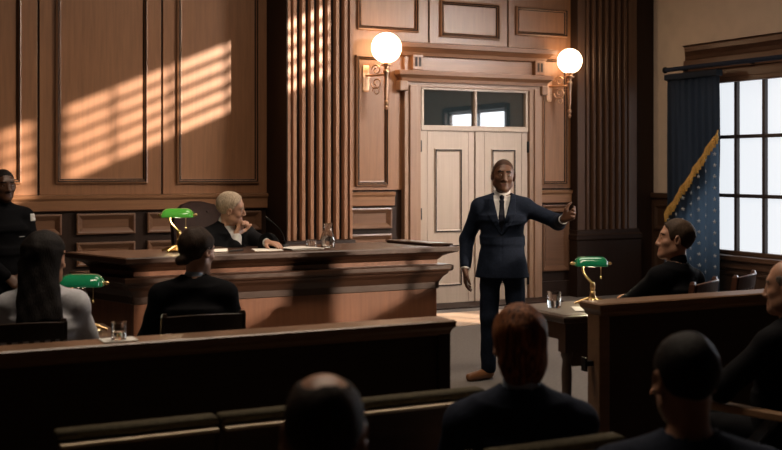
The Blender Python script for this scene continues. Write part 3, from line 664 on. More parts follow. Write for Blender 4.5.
e = p['elR']; w_ = p['wrR']; S.rc(e*.6+w_*.4, e*.12+w_*.88, .046, .038, .0); e = p['elL']; w_ = p['wrL']; S.rc(e*.4+w_*.6, e*.08+w_*.92, .040, .037, .0); S.folds(.002, 4); S.mesh('shirt', CL['white'], r)
legs_cloth(F, p, CL['trouser'], r, CL['dshoe'])
hair(F, p, r, HR['white'], .007, short_line(.092, .012, -.075, .06))

# woman with long hair
p = make_pose('sit', .97, sh=.475, lean=5, head=(-56, 4, 0), width=.92); arms_rest(p)
r, F = person('woman with long straight dark hair and a light grey blouse seated behind the rail', (.955, 5.71, 0), face_dir(.20, .98), p, SK_L, .009, fem=1, neck=.85, jaw=.93, brow=HR['dark'])
J = F.new(); torso_cloth(J, p, .019, 1.0, None, .01); [sleeve(J, p, a, .016, .93, .004) for a in 'RL']; J.both(-F.new().rc(p['neck'], p['neck']+A(0, 0, .12), .058, .066, 0).f); J.folds(.0045, 12, 30); J.mesh('blouse', CL['grey'], r)
legs_cloth(F, p, CL['trouser'], r, CL['dshoe'])
def lh(G):
    u = p['up']; bk_ = p['chest']+u@A(0, -.125, -.02)
    G.ecap(bk_, H(p, 0, -.045, -.02), A(.115, .038), A(.094, .080), u[:, 0], .03); G.ecap(H(p, 0, -.03, -.13), H(p, 0, -.02, .03), A(.090, .075), A(.088, .098), p['hR'][:, 0], .03)
hair(F, p, r, HR['black'], .016, lambda l: np.interp(l[1], [-.3, .012, .028, .06, .085, .1], [-.9, -.9, -.05, .045, .082, .085]).astype(np.float32)-l[2]+0*l[0], lh, .0025)

# woman with a low bun
p = make_pose('sit', .99, sh=.455, lean=4, head=(-48, 6, 2), width=.97); arms_rest(p)
r, F = person('woman with dark hair in a low bun and black jacket seated facing the bench', (1.77, 5.86, 0), face_dir(.22, .975), p, SK_L, .009, fem=1, neck=.82, jaw=.93, brow=HR['dark'])
J = F.new(); torso_cloth(J, p, .020, 1.02, None, .01, .004); [sleeve(J, p, a, .012, .93) for a in 'RL']; J.both(-F.new().rc(p['neck'], p['neck']+A(0, 0, .12), .054, .064, 0).f); J.folds(.003, 8); J.mesh('jacket', CL['black'], r)
S = F.new().rc(p['neck']-A(0, 0, .03), p['neck']+A(0, .004, .008), .062, .054, 0); S.mesh('collar', CL['lblue'], r)
legs_cloth(F, p, CL['trouser'], r, CL['dshoe'])
hair(F, p, r, HR['dark'], .011, short_line(.080, .012, -.082, .03), lambda G: G.ell(H(p, -.010, -.098, -.060), A(.042, .036, .036), p['hR'], .015), .003)

# young man at the counsel table
p = make_pose('sit', .98, sh=.475, lean=3, twist=4, tip=5, head=(44, -4, -3), width=.98)
arm(p, 'L', (.06, .36, .835), (-.8, -.2, -.3), d=(.1, 1, -.05), n=(0, 0, -1), thumb=(1, 0, 0), curl=(.2,)*4); arm(p, 'R', (.20, .30, .70), (.8, -.2, -.3), d=(-.7, .7, 0), n=(0, 0, -1), thumb=(-1, 0, 0), curl=(.25,)*4)
r, F = person('young man with short ash-brown hair in a black jacket leaning on the counsel table', (4.56, 5.29, 0), face_dir(-.15, .99), p, SK_T, .0075, brow=HR['blond'])
suit(F, p, r, CL['black'], shirt=False, tie=False, seated=True, lapel=False, vz=1.3); legs_cloth(F, p, CL['trouser'], r, CL['dshoe'])
S = F.new().rc(p['neck']-A(0, 0, .03), p['neck']+p['up']@A(0, 0, .03), .063, .058, 0); S.mesh('collar', CL['black'], r)
hair(F, p, r, HR['blond'], .008, lambda l: np.interp(l[1], [-.12, -.09, -.035, -.02, .006, .022, .034, .046, .066, .09], [-.062, -.062, -.03, .01, .004, -.02, .0, .045, .080, .088]).astype(np.float32)-l[2]+0*l[0], None, .003)

# guard
p = make_pose('stand', .955, head=(-10, 0, 0), width=1.08); arm(p, 'R', (.10, .20, .86), (.9, -.4, -.2), n=(0, -1, 0), thumb=(0, 0, 1)); arm(p, 'L', (-.06, .21, .87), (-.9, -.4, -.2), n=(0, -1, 0), thumb=(0, 0, 1))
r, F = person('guard in a black uniform with white shoulder patch standing against the wood wall', (1.19, 8.72, 0), face_dir(.40, -.92), p, SK_D, .0085)
J = F.new(); torso_cloth(J, p, .016, 1.06, A(0, 0, .84), .01, .004); [sleeve(J, p, a, .012, .95) for a in 'RL']; J.folds(.003, 2); J.rc(p['neck']-A(0, 0, .03), p['neck']+A(0, 0, .03), .066, .060, .01); J.mesh('uniform_shirt', CL['black'], r)
raw = J; lx, ly, lz = local(F, p)
for s_ in (1, -1):
    sh = p['shR'] if s_ > 0 else p['shL']; T = raw.copy(); T.f = np.maximum(T.f-.005, -(T.f+.004)); x, y, z = F.full()
    T.both(np.abs(x-sh[0]-s_*.03)-.03).both(np.abs(z-sh[2]+.005)-.032).both(-(y-.01)+0*z); T.mesh('shoulder_patch', CL['white'], r, label='white embroidered patch')
T = raw.copy(); T.f = np.maximum(T.f-.006, -(T.f+.004)); T.both(np.abs(lx+.085)-.035).both(np.abs(lz-1.19)-.006).both(-ly+.02); T.mesh('name_strip', CL['white'], r)
legs_cloth(F, p, CL['black'], r, CL['dshoe']); hair(F, p, r, HR['black'], .004, short_line(.085, .01, -.06, .05), amp=.0006)

# brown-haired man in the audience
p = make_pose('sit', .95, sh=.368, lean=-2, head=(10, 0, -2), width=1.12, shrug=-.028); arms_rest(p)
r, F = person('man with smooth auburn hair and dark navy jacket seated on the aisle, back turned', (2.015, 3.08, 0), face_dir(.42, .907), p, SK_L, .008, brow=HR['brown'])
suit(F, p, r, CL['dknavy'], tie=False, seated=True, girth=1.12, collar=CL['lblue'], lapel=False); legs_cloth(F, p, CL['trouser'], r, CL['dshoe'])
hair(F, p, r, HR['brown'], .014, lambda l: np.interp(l[1], [-.14, -.05, -.03, -.004, .012, .03, .05, .075, .09], [-.140, -.135, -.10, -.03, -.02, .0, .03, .07, .08]).astype(np.float32)-l[2]+0*l[0], lambda G: G.ell(H(p, 0, -.045, -.035), A(.080, .068, .078), p['hR'], .02).ell(H(p, 0, -.040, -.085), A(.070, .055, .055), p['hR'], .03), .003)

# balding man
p = make_pose('sit', 1.0, sh=.350, lean=2, head=(4, 8, 0), width=1.1); arms_rest(p)
bald = lambda x, y, z: (((x/.046)**2+((y+.045)/.060)**2) > 1)
r, F = person('balding man with cropped dark hair seated in front of the left rail, back turned', (.905, 2.10, 0), face_dir(.42, .907), p, SK_T, .0075, brow=HR['dark'])
suit(F, p, r, CL['black'], tie=False, seated=True, girth=1.1, lapel=False); legs_cloth(F, p, CL['trouser'], r, CL['dshoe'])
def crown_line(a, b, yc, rx, ry, nape=-.085):
    base = short_line(a, b, nape, .045)
    return lambda l: np.maximum(base(l), np.where(l[2] > .03, 1.0-np.sqrt((l[0]/rx)**2+((l[1]-yc)/ry)**2), -1)*.05)
hair(F, p, r, HR['dark'], .005, crown_line(.075, .0, -.035, .045, .055), amp=.0012)

# man with close-cropped hair
p = make_pose('sit', .96, sh=.375, lean=2, head=(16, 4, 0), width=1.15, shrug=-.01); arms_rest(p)
r, F = person('man with close-cropped black hair and black jacket, back turned, in front of the right rail', (2.00, 2.26, 0), face_dir(.50, .866), p, SK_T, .0075, brow=HR['black'])
suit(F, p, r, CL['dknavy'], tie=False, shirt=False, seated=True, girth=1.12, lapel=False); legs_cloth(F, p, CL['trouser'], r, CL['dshoe'])
hair(F, p, r, HR['black'], .006, crown_line(.08, .0, .035, .040, .05), amp=.0012)

# older bald man at the right edge
p = make_pose('sit', .96, sh=.41, lean=-2, head=(18, 4, 0), width=1.05)
arm(p, 'L', (-.26, .36, .70), (-.6, -.6, -.4), d=(-.15, 1, -.25), n=(0, 0, -1), thumb=(1, 0, 0), curl=(.15, .2, .25, .3)); arm(p, 'R', (.25, .33, .68), (.6, -.6, -.4), n=(0, 0, -1), thumb=(-1, 0, 0))
r, F = person('older bald man in black seated in a wooden armchair at the right edge', (3.73, 3.60, 0), face_dir(-.25, .97), p, SK_T, .008, brow=HR['grey'], jowl=1)
suit(F, p, r, CL['black'], tie=False, shirt=False, seated=True, girth=1.12, lapel=False); legs_cloth(F, p, CL['black'], r, CL['dshoe'])
hair(F, p, r, HR['grey'], .003, crown_line(.02, .0, .01, .066, .088), amp=.001)
OLD = (3.73, 3.60, face_dir(-.25, .97))

# ------------------------------------------------------------------ chairs and audience seats
def chair(label, loc, rz, m, zt=.92, seat=.455, group=None, slats=6):
    r = thing('court_chair', label, 'chair', loc, rz, group)
    MB().poly([(-.21, -.20), (.21, -.20), (.225, .22), (-.225, .22)], [(-.008, seat-.035), (0, seat-.03), (0, seat-.008), (-.012, seat)]).build('seat', m, r)
    for g in (-1, 1):
        MB().rings([[(g*.20+a*w, y+b*w, z) for a, b in ((-1, -1), (1, -1), (1, 1), (-1, 1))] for y, z, w in ((-.235, 0, .015), (-.20, seat, .019), (-.215, .66, .018), (-.255, zt-.005, .016), (-.257, zt+.012, .010))]).build('back_post', m, r)
        MB().lathe([(.014, 0), (.018, .1), (.021, .30), (.020, seat-.03)], (g*.195, .19, 0), 12).build('leg', m, r, smooth=40)
    def arc(z, dy=0): return [(x, -.225-(z-.66)*.15+dy-.03*(1-(x/.2)**2), z) for x in [-.2+.4*i/8 for i in range(9)]]
    tr_ = MB(); rg = []
    for i in range(9):
        a0 = arc(zt-.085)[i]; a1 = arc(zt-.004+.008*(1-((i-4)/4)**2))[i]
        rg.append([(a0[0], a0[1]-.010, a0[2]), (a0[0], a0[1]+.012, a0[2]), (a1[0], a1[1]+.012, a1[2]), (a1[0], a1[1]-.010, a1[2])])
    tr_.rings(rg).build('top_rail', m, r, bevel=.004)
    MB().box(-.19, .19, -.215, -.195, seat+.09, seat+.13).build('lower_rail', m, r, bevel=.004)
    for i in range(slats):
        x = -.15+.30*i/(slats-1); a = arc(zt-.08)[4]; yy = -.225-(zt-.08-.66)*.15-.03*(1-(x/.2)**2)
        MB().rings([[(x+sx*.011, y+sy*.006, z) for sx, sy in ((-1, -1), (1, -1), (1, 1), (-1, 1))] for y, z in ((-.205, seat+.12), (yy, zt-.08))]).build('slat', m, r)
    st = MB()
    for g in (-1, 1): st.box(g*.2-.01, g*.2+.01, -.22, .19, .20, .225)
    st.box(-.19, .19, .18, .20, .30, .325); st.build('stretcher', m, r)
    return r
chair('dark spindle-backed chair holding the long-haired woman in grey', (.84, 5.79, 0), face_dir(.05, 1), M['chair_wood'], .915, slats=7)
chair('dark chair with curved top rail holding the woman in the black jacket', (1.735, 5.78, 0), face_dir(.06, 1), M['chair_wood'], .905)
chair('dark chair with curved top rail under the young man at the table', (4.46, 5.28, 0), face_dir(-.5, .866), M['red_chair'], .985)
chair('empty mahogany chair near the window right of the young man', (5.20, 5.72, 0), face_dir(-.5, .866), M['red_chair'], .955)

# judge's leather chair
r = thing('judge_armchair', 'high-backed dark leather chair behind the judge', 'chair', (2.83, 8.78, .15), face_dir(.20, -.98))
rg = []
for z, w, y, t in ((.50, .20, -.24, .05), (.62, .24, -.27, .065), (.85, .27, -.30, .07), (1.02, .27, -.33, .065), (1.13, .23, -.345, .06), (1.19, .15, -.35, .045), (1.215, .05, -.352, .02)):
    rg.append([(w*math.copysign(abs(math.cos(a))**.6, math.cos(a)), y+t*math.copysign(abs(math.sin(a))**.7, math.sin(a))+.10*(abs(math.cos(a))**2)*(w/.3), z) for a in [2*PI*k/28 for k in range(28)]])
MB().rings(rg).build('backrest', M['leather'], r, smooth=60)
for zz, xs in ((.72, (-.16, 0, .16)), (.86, (-.09, .09)), (1.0, (-.16, 0, .16)), (1.13, (-.08, .08))):
    for x in xs: MB().lathe([(.011, -.004), (.009, .004), (.003, .007)], (x, -.24-(zz-.6)*.1+.012, zz), 8, ax='y').build('button', M['leather'], r, smooth=60)
MB().poly([(-.26, -.22), (.26, -.22), (.28, .25), (-.28, .25)], [(-.03, .33), (0, .35), (.005, .42), (-.02, .455), (-.08, .465)]).build('seat_cushion', M['leather'], r, smooth=50)
for g in (-1, 1): MB().tube([(g*.31, -.22, .66), (g*.33, 0, .68), (g*.32, .17, .66), (g*.31, .20, .58), (g*.30, .16, .42)], [.03, .04, .04, .035, .025]).build('armrest', M['leather'], r, smooth=60)
MB().lathe([(.03, .05), (.03, .34)], (0, 0, 0), 14).build('pedestal', M['black_metal'], r, smooth=40)
bs = MB()
for k in range(5):
    a = 2*PI*k/5; bs.tube([(0, 0, .09), (.15*math.cos(a), .15*math.sin(a), .075), (.29*math.cos(a), .29*math.sin(a), .035)], [.03, .026, .034], 8)
bs.build('base', M['black_metal'], r, smooth=50)

def theatre_seat(label, x0, x1, yb, zt=.83, grp=None):
    xc = (x0+x1)/2; w = (x1-x0)/2; r = thing('audience_seat', label, 'seat', (xc, yb, 0), 0, grp)
    MB().rings([[(-w, y-.016, z), (w, y-.016, z), (w, y+.016, z), (-w, y+.016, z)] for y, z in ((.06, .34), (.03, .55), (0, zt-.03))]).build('back_panel', M['pew_back'], r)
    MB().poly([(-w-.004, -.030), (w+.004, -.030), (w+.004, .030), (-w-.004, .030)], [(-.012, zt-.034), (0, zt-.03), (.004, zt-.015), (-.002, zt-.004), (-.014, zt)]).build('top_pad', M['pew_pad'], r, smooth=50)
    MB().box(-w, w, -.066, -.016, zt-.048, zt-.038).build('piping', M['piping'], r)
    MB().poly([(-w+.01, .07), (w-.01, .07), (w-.01, .48), (-w+.01, .48)], [(-.01, .30), (0, .305), (0, .345), (-.02, .365)]).build('seat', M['pew_pad'], r, smooth=50)
    for g in (-1, 1): MB().box(g*(w-.035)-.02, g*(w-.035)+.02, .02, .44, 0, .31).build('leg', M['chair_wood'], r, bevel=.006)
    return r
theatre_seat('narrow audience seat in the row before the left rail, left of the gap', .655, 1.16, 3.62)
theatre_seat('wide audience seat back right of the gap, behind the balding head', 1.185, 2.19, 3.62)
theatre_seat('audience seat holding the auburn-haired man', 1.73, 2.19, 2.80, .83)
theatre_seat('audience seat just left of the auburn-haired man', 1.20, 1.685, 2.80, .83)
theatre_seat('audience seat under the balding man', .68, 1.18, 1.92, .80)
theatre_seat('audience seat under the man with close-cropped black hair', 1.74, 2.26, 1.96, .80)

# armchair at right edge
r = thing('wooden_armchair', 'wooden armchair with pale beech arms at the right edge', 'chair', (OLD[0], OLD[1], 0), OLD[2])
MB().poly([(-.23, -.22), (.23, -.22), (.24, .24), (-.24, .24)], [(-.01, .355), (0, .36), (0, .39), (-.02, .405)]).build('seat', M['chair_wood'], r)
MB().rings([[(-.22, y-.015, z), (.22, y-.015, z), (.22, y+.015, z), (-.22, y+.015, z)] for y, z in ((-.20, .45), (-.24, .68), (-.28, .86))]).build('backrest', M['chair_wood'], r, bevel=.006)
for g in (-1, 1):
    MB().rings([[(g*.285-w, y, .615), (g*.285+w, y, .615), (g*.285+w, y, .648), (g*.285-w, y, .648)] for y, w in ((-.26, .02), (-.05, .028), (.22, .034), (.27, .022))]).build('armrest', M['arm_wood'], r, bevel=.006)
    MB().rings([[(g*.275-.016, y-.028, z), (g*.275+.016, y-.028, z), (g*.275+.016, y+.028, z), (g*.275-.016, y+.028, z)] for y, z in ((.20, 0), (.12, .36), (-.10, .615))]).build('front_leg', mat('grey painted metal', (.10, .12, .15), .4, .3), r)
    MB().rings([[(g*.24-.016, y-.016, z), (g*.24+.016, y-.016, z), (g*.24+.016, y+.016, z), (g*.24-.016, y+.016, z)] for y, z in ((-.26, 0), (-.20, .36), (-.26, .62))]).build('rear_leg', M['chair_wood'], r)

# ------------------------------------------------------------------ tables
def table(label, x0, x1, y0, y1, zt, top):
    cx, cy = (x0+x1)/2, (y0+y1)/2; r = thing('counsel_table', label, 'table', (cx, cy, 0)); a, b_ = (x1-x0)/2, (y1-y0)/2
    MB().poly([(-a, -b_), (a, -b_), (a, b_), (-a, b_)], [(-.02, zt-.045), (-.01, zt-.04), (0, zt-.03), (.004, zt-.012), (0, zt-.002), (-.01, zt)]).build('tabletop', M['table_wood'], r)
    MB().poly([(-a+.05, -b_+.05), (a-.05, -b_+.05), (a-.05, b_-.05), (-a+.05, b_-.05)], [(0, zt-.003), (0, zt+.0012)]).build('leather_inlay', top, r)
    ap = MB().box(-a+.05, a-.05, -b_+.05, -b_+.07, zt-.15, zt-.045).box(-a+.05, a-.05, b_-.07, b_-.05, zt-.15, zt-.045).box(-a+.05, -a+.07, -b_+.07, b_-.07, zt-.15, zt-.045).box(a-.07, a-.05, -b_+.07, b_-.07, zt-.15, zt-.045)
    ap.build('apron', M['table_wood'], r)
    for sx in (-1, 1):
        for sy in (-1, 1):
            MB().lathe([(.022, 0), (.026, .03), (.020, .06), (.024, .12), (.032, .42), (.026, .50), (.036, .53), (.036, .56)], (sx*(a-.075), sy*(b_-.075), 0), 16).box(sx*(a-.075)-.036, sx*(a-.075)+.036, sy*(b_-.075)-.036, sy*(b_-.075)+.036, .55, zt-.045).build('leg', M['table_wood'], r, smooth=40)
    return r
ZT = .77
T1 = table('dark counsel table with leather top right of the standing man', 3.88, 4.92, 5.46, 6.10, ZT, M['table_top'])
MB().box(-.44, .02, -.25, -.23, .46, .64).build('modesty_panel', M['table_wood'], T1)
table('small dark table beside the long-haired woman, mostly hidden', .20, 1.50, 6.18, 6.84, .715, M['table_wood'])

# ------------------------------------------------------------------ banker's lamps
def lamp(label, loc, rz, shade, k=1.0, ht=.30, strength=3):
    r = thing('bankers_lamp', label, 'lamp', loc, rz, "green-shaded banker's lamps")
    S = lambda pr: [(a*k, b*k) for a, b in pr]
    MB().lathe(S([(.085, 0), (.09, .004), (.088, .012), (.06, .018), (.04, .024), (.026, .036), (.020, .05), (.016, .07), (.019, .078), (.014, .085)]), (0, 0, 0), 28).build('base', M['brass'], r, smooth=40)
    ft = MB()
    for q in range(6):
        a = 2*PI*q/6; ft.tube([(.03*k*math.cos(a), .03*k*math.sin(a), .035*k), (.07*k*math.cos(a), .07*k*math.sin(a), .022*k), (.115*k*math.cos(a), .115*k*math.sin(a), .006*k)], [.010*k, .009*k, .007*k], 8)
    ft.build('foot_ribs', M['brass'], r, smooth=50)
    MB().tube(bez((0, 0, .08*k), (.03*k, 0, .15*k), (-.085*k, .0, .17*k), (-.06*k, 0, ht*k), 12), .0075*k).lathe(S([(.012, .085), (.017, .10), (.017, .125), (.012, .14)]), (0, 0, 0), 14).build('stem', M['brass'], r, smooth=50)
    L = .100*k; R_ = .072*k; N = 14
    def shell(rad, ln):
        rg = []
        for i in range(19):
            t = -1+2*i/18; rr = rad*(1-abs(t)**7*.42); x = ln*t
            rg.append([(x-.01*k, -rr*1.05*math.cos(a)+.0, (ht-.005)*k+rr*.82*math.sin(a)) for a in [math.radians(2+176*j/N) for j in range(N+1)]])
        return rg
    so_ = shell(R_, L); si = shell(R_*.93, L*.975)
    mb = MB().rings(so_, False, False, False)
    for e in (so_[0], so_[-1]):
        n0 = len(mb.v); mb.v += list(e); mb.f.append(tuple(range(n0, n0+len(e))))
    ob = mb.build('lamp_shade', shade, r, smooth=50); md = ob.modifiers.new('thickness', 'SOLIDIFY'); md.thickness = .003*k; md.offset = -1
    MB().rings(si, False, False, False).build('shade_lining', M['opal'], ob, smooth=50)
    for g in (-1, 1): MB().lathe([(.006*k, 0), (.006*k, .014*k), (.010*k, .018*k), (.010*k, .026*k), (.004*k, .034*k)] if g > 0 else [(.004*k, -.034*k), (.010*k, -.026*k), (.010*k, -.018*k), (.006*k, -.014*k), (.006*k, 0)], (g*L-.01*k, 0, (ht+.012)*k), 12, ax='x').build('shade_knob', M['brass'], r, smooth=40)
    MB().tube([(.05*k, -.02*k, ht*k), (.05*k, -.02*k, (ht-.07)*k)], .0018*k, 6).lathe([(.002*k, 0), (.005*k, .004*k), (.005*k, .012*k), (.002*k, .016*k)], (.05*k, -.02*k, (ht-.085)*k), 8).build('pull_chain', M['brass'], r)
    l = bpy.data.lights.new('bulb', 'POINT'); l.energy = strength; l.color = (1, .85, .6); l.shadow_soft_size = .025*k; o = bpy.data.objects.new('bulb', l); COL.objects.link(o); o.location = (-.01*k, 0, (ht-.004)*k); o.parent = r
    return r
RZ = -YAW
lamp("banker's lamp with lime-lit shade on the bench beside the judge", (2.31, 8.02, 1.0385), RZ, M['lime'], 1.08, .232, 2.2)
lamp("banker's lamp with dark green shade beside the long-haired woman", (1.325, 6.52, .7185), RZ, M['green'], 1.16, .222, .5)
lamp("banker's lamp with emerald shade and splayed brass foot on the counsel table", (4.395, 5.87, ZT+.0035), RZ, M['green'], 1.0, .248, 1.6)

# ------------------------------------------------------------------ glasses, carafe, paper, microphone
def tumbler(label, loc, r0=.034, h=.088, fill=.45, c='glass'):
    r = thing('water_glass', label, 'glass', loc, 0, 'water glasses'); t = .0025
    MB().lathe([(r0*.90, 0), (r0*.95, .003), (r0, h), (r0-t, h), (r0*.92-t, .010), (.001, .009)], (0, 0, 0), 28).build('tumbler', M['glass'], r, smooth=40)
    rr = lambda z: r0*.92-t+(r0*.08)*(z/h)-.0004
    MB().lathe([(.001, .0095), (rr(.01), .0105), (rr(h*fill), h*fill), (.001, h*fill)], (0, 0, 0), 28).build('water', M['water'], r, smooth=40)
    return r
tumbler('half-full water glass on a white coaster on the left rail', (1.07, 4.582, .952), .031, .070)
tumbler('water glass on the counsel table between the auburn-haired man and the lamp', (4.09, 5.86, ZT+.0015), .045, .098)
tumbler("short water glass on the judge's bench beside the carafe", (3.305, 7.92, 1.037), .042, .062, .25)
tag(MB().box(1.00, 1.14, 4.53, 4.645, .9475, .9515).build('coaster', M['paper'], bevel=.001), 'white paper coaster on the left rail', 'coaster')
r = thing('carafe', "glass water carafe standing on the judge's bench", 'carafe', (3.455, 7.95, 1.037))
MB().lathe([(.050, 0), (.056, .008), (.058, .05), (.052, .085), (.036, .12), (.031, .14), (.034, .165), (.042, .182), (.039, .182), (.031, .165), (.028, .14), (.033, .12), (.049, .085), (.054, .05), (.050, .01), (.001, .009)], (0, 0, 0), 32).build('carafe_body', M['glass'], r, smooth=40)
MB().lathe([(.001, .0095), (.0495, .011), (.0535, .05), (.0485, .084), (.047, .088), (.001, .088)], (0, 0, 0), 32).build('water', M['water'], r, smooth=40)

def sheet(label, loc, rz, w, h, n=1, lines=9, curl=0.0):
    r = thing('paper_sheet', label, 'paper', loc, rz)
    N = 8; top = [[(-w/2+w*i/N, y, .0015*n+.0015+curl*math.sin(PI*i/N)*(1 if y > 0 else .6)) for i in range(N+1)] for y in (-h/2, h/2)]
    mb = MB(); mb.rings([[(x, y, 0) for x, y, z in top[0]], top[0], top[1], [(x, y, 0) for x, y, z in top[1]]], False, False, False); mb.build('sheets', M['paper'], r)
    ln = MB()
    for i in range(lines):
        y = h*.36-h*.72*i/lines; ln.add([(-w*.38, y, .0015*n+.004+curl), (w*(.2+.18*((i*7) % 3)/2), y, .0015*n+.004+curl), (w*(.2+.18*((i*7) % 3)/2), y+.004, .0015*n+.004+curl), (-w*.38, y+.004, .0015*n+.004+curl)], [(0, 1, 2, 3)])
    return r
sheet('white papers lying under the emerald lamp on the counsel table', (4.26, 5.64, ZT+.0015), -.5, .30, .21, 3)
sheet('white sheet at the near edge of the counsel table', (4.66, 5.63, ZT+.0015), .3, .21, .297, 2)
sheet("open papers on the judge's bench left of the water glass", (3.20, 7.85, 1.037), .1, .26, .21, 5, curl=.006)
sheet("paper beneath the judge's resting hand", (2.93, 7.86, 1.037), -.2, .21, .20, 2)
r = thing('law_book', "thick closed book lying on the judge's bench beside the lamp", 'book', (2.50, 7.88, 1.037), .1)
MB().box(-.11, .11, -.075, .075, 0, .004).box(-.11, .11, -.075, .075, .026, .030).box(-.11, -.106, -.075, .075, .004, .026).build('cover', M['book'], r)
MB().box(-.105, .105, -.071, .071, .004, .026).build('pages', M['paper'], r)
r = thing('pen', "dark pen lying on the judge's bench beside the book", 'pen', (2.68, 7.84, 1.043), .35)
MB().lathe([(.001, -.07), (.0045, -.055), (.0055, .0), (.0055, .065), (.003, .07)], (0, 0, 0), 10, ax='x').build('barrel', M['black_metal'], r, smooth=40)
r = thing('microphone', "slim black gooseneck microphone on the judge's bench", 'microphone', (3.13, 8.02, 1.037))
MB().lathe([(.038, 0), (.038, .014), (.030, .022), (.012, .03), (.010, .05)], (0, 0, 0), 20).build('base', M['black_metal'], r, smooth=40)
MB().tube(bez((0, 0, .04), (-.01, 0, .12), (-.03, .02, .15), (-.11, .05, .215), 14), .004, 8).build('gooseneck', M['black_metal'], r, smooth=60)
MB().tube([(-.105, .048, .211), (-.135, .058, .235)], [.008, .009], 12).build('capsule', M['black_metal'], r, smooth=60)

# ------------------------------------------------------------------ globe wall lamps
def sconce(label, x, zc, R_):
    yw = Y0-.03; r = thing('globe_wall_lamp', label, 'wall lamp', (x, yw, zc), 0, 'globe wall lamps beside the doors'); yo = -.24
    MB().poly([(-.19, -.012), (-.11, -.012), (-.11, 0), (-.19, 0)], [(-.012, -.50), (0, -.485), (.004, -.33), (0, -.195), (-.012, -.18)]).build('back_plate', M['copper'], r, bevel=.004)
    MB().tube([(-.15, -.01, -.31), (-.10, -.10, -.315), (-.03, yo+.03, -.31), (0, yo, -.30)], .012, 10).build('arm', M['copper'], r, smooth=60)
    def scroll(c, r0, a0, a1, sg=1):
        n = 22; return [(-.13+(c[0]+(r0*(1-.7*i/n))*math.cos(a0+(a1-a0)*i/n))*.55, -.03+(c[0]+.02+(r0*(1-.7*i/n))*math.cos(a0+(a1-a0)*i/n))*-.85, c[1]+(r0*(1-.7*i/n))*math.sin(a0+(a1-a0)*i/n)) for i in range(n+1)]
    sc_ = MB(); sc_.tube(scroll((.10, -.25), .065, PI, -1.6*PI), .007, 8).tube(scroll((.10, -.40), .075, -PI, 1.5*PI), .007, 8).tube(scroll((.10, -.50), .055, PI, -1.2*PI), .006, 8)
    sc_.build('scrollwork', M['copper'], r, smooth=60)
    MB().lathe([(.001, -.72), (.014, -.705), (.022, -.685), (.012, -.665), (.024, -.64), (.026, -.62), (.012, -.60), (.017, -.55), (.024, -.38), (.028, -.30), (.036, -.285), (.036, -.265), (.024, -.25), (.026, -.22), (.060, -.205), (.062, -.19), (.034, -.18), (.044, -.165), (.046, -R_+.03), (.030, -R_+.034)], (0, yo, 0), 24).build('stem', M['copper'], r, smooth=40)
    MB().lathe([(R_*math.sin(a), -R_*math.cos(a)) for a in [math.radians(14+166*i/20) for i in range(21)]], (0, yo, 0), 32).build('globe', M['globe'], r, smooth=80)
    return r
sconce('lit opal globe lamp on a gilt scroll bracket, left of the doors', 5.80, 3.025, .175)
sconce('lit opal globe lamp on a gilt scroll bracket, right of the doors', 8.37, 2.98, .155)

# ------------------------------------------------------------------ curtain, rod, flag
XC = 9.62
r = thing('curtain', 'navy curtain with wide pleats hanging at the near side of the window', 'curtain', (XC, 10.8, .03))
def drape(y0, y1, z0, z1, x, amp, waves, nz=24, ny=90, bulge=0.0, ph=0, shape=None):
    V = []; Fc = []
    for j in range(nz+1):
        t = j/nz
        for i in range(ny+1):
            u = i/ny; a0, a1, zz0, zz1 = (y0, y1, z0, z1) if shape is None else shape(u, t)
            z = zz1+(zz0-zz1)*t; y = a0+(a1-a0)*u
            V.append((x+amp*(.5+.5*t)*math.sin(u*waves*2*PI+ph+.5*math.sin(3*t+u*4))+amp*.25*math.sin(u*waves*4.3*PI+2*t), y, z))
    for j in range(nz):
        for i in range(ny): k = j*(ny+1)+i; Fc.append((k, k+1, k+ny+2, k+ny+1))
    return V, Fc
V, Fc = drape(0, 0, 0, 0, 0, .035, 7, shape=lambda u, t: (10.36-10.8, 11.27-10.8, 1.50-.92*u, 2.76))
cb = MB().add(V, Fc).build('cloth', M['curtain'], r, smooth=80); md = cb.modifiers.new('t', 'SOLIDIFY'); md.thickness = .004
MB().box(-.05, .05, 10.34-10.8, 11.29-10.8, 2.72, 2.795).build('heading_band', M['curtain'], r, bevel=.01)
r = thing('curtain_rod', 'long navy curtain rod along the top of the window', 'curtain rod', (XC-.02, 10.2, 2.885))
MB().lathe([(.028, -1.45), (.028, 1.08)], (0, 0, 0), 16, ax='y').build('pole', CL['dknavy'], r, smooth=40)
MB().lathe([(.028, 1.08), (.04, 1.09), (.04, 1.11), (.012, 1.13)], (0, 0, 0), 16, ax='y').build('end_cap', M['black_metal'], r, smooth=40)
br = MB()
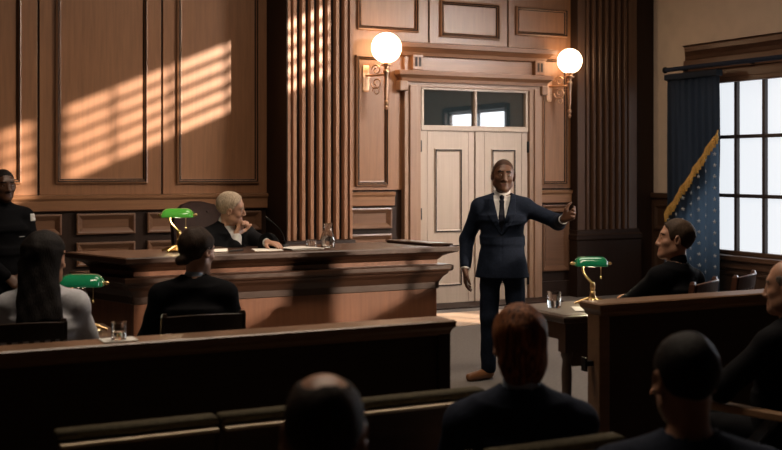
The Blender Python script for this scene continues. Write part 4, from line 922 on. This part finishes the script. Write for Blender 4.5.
for y in (.95, -.2): br.box(.0, XR-XC+.02, y-.015, y+.015, -.012, .012).box(XR-XC-.02, XR-XC+.02, y-.03, y+.03, -.05, .05)
br.build('bracket', M['black_metal'], r)
# star-spangled drape with a gold fringe on its slanting edge
XF = 9.50
r = thing('flag', 'blue flag with white stars and slanting gold fringe hanging before the curtain', 'flag', (XF, 10.8, .1))
sx0, sx1 = 10.23-10.8, 11.18-10.8
def fshape(u, t): return (sx0, sx1, .15, 2.0-.86*u-.1*0)
V, Fc = drape(0, 0, 0, 0, 0, .022, 4.0, 30, 80, shape=lambda u, t: (sx0, sx1, -.097, 1.98-1.02*u))
st = MB().add(V, Fc); NF = len(st.f)
def surf(u, z):
    zt = 1.98-1.02*u; t = (z-zt)/(-.097-zt)
    return .022*(.5+.5*t)*math.sin(u*4*2*PI+.5*math.sin(3*t+u*4))+.022*.25*math.sin(u*4*4.3*PI+2*t)
for i in range(7):
    for j in range(13):
        u = (i+.5)/7; z = .22+.135*j+(.067 if i % 2 else 0)
        if z > 1.98-1.02*u-.10: continue
        y = sx0+(sx1-sx0)*u; pts = []
        for q in range(10):
            a = PI/2+q*PI/5; rr = .030 if q % 2 == 0 else .0125
            uu = u+rr*math.cos(a)/(sx1-sx0); pts.append((surf(uu, z)-.0045, y+rr*math.cos(a), z+rr*math.sin(a)))
        c0 = (surf(u, z)-.005, y, z); n0 = len(st.v); st.v += pts+[c0]
        for q in range(10): st.f.append((n0+q, n0+(q+1) % 10, n0+10))
fb = st.build('cloth', [M['flag_blue'], M['flag_star']], r, smooth=80)
for pl in fb.data.polygons[NF:]: pl.material_index = 1
md = fb.modifiers.new('t', 'SOLIDIFY'); md.thickness = .003
fr = MB(); n = 70
for i in range(n):
    u = i/n; z = 1.98-1.02*u; y = sx0+(sx1-sx0)*u; x = surf(min(u, .99), z)-.008; dz = -.115-.014*((i*5) % 3)
    fr.tube([(x, y, z+.012), (x-.006, y+.004, z-.03), (x-.004, y+.006*((i % 3)-1), z+dz)], [.0095, .0085, .007], 5)
fr.build('gold_fringe', M['gold'], r, smooth=60)
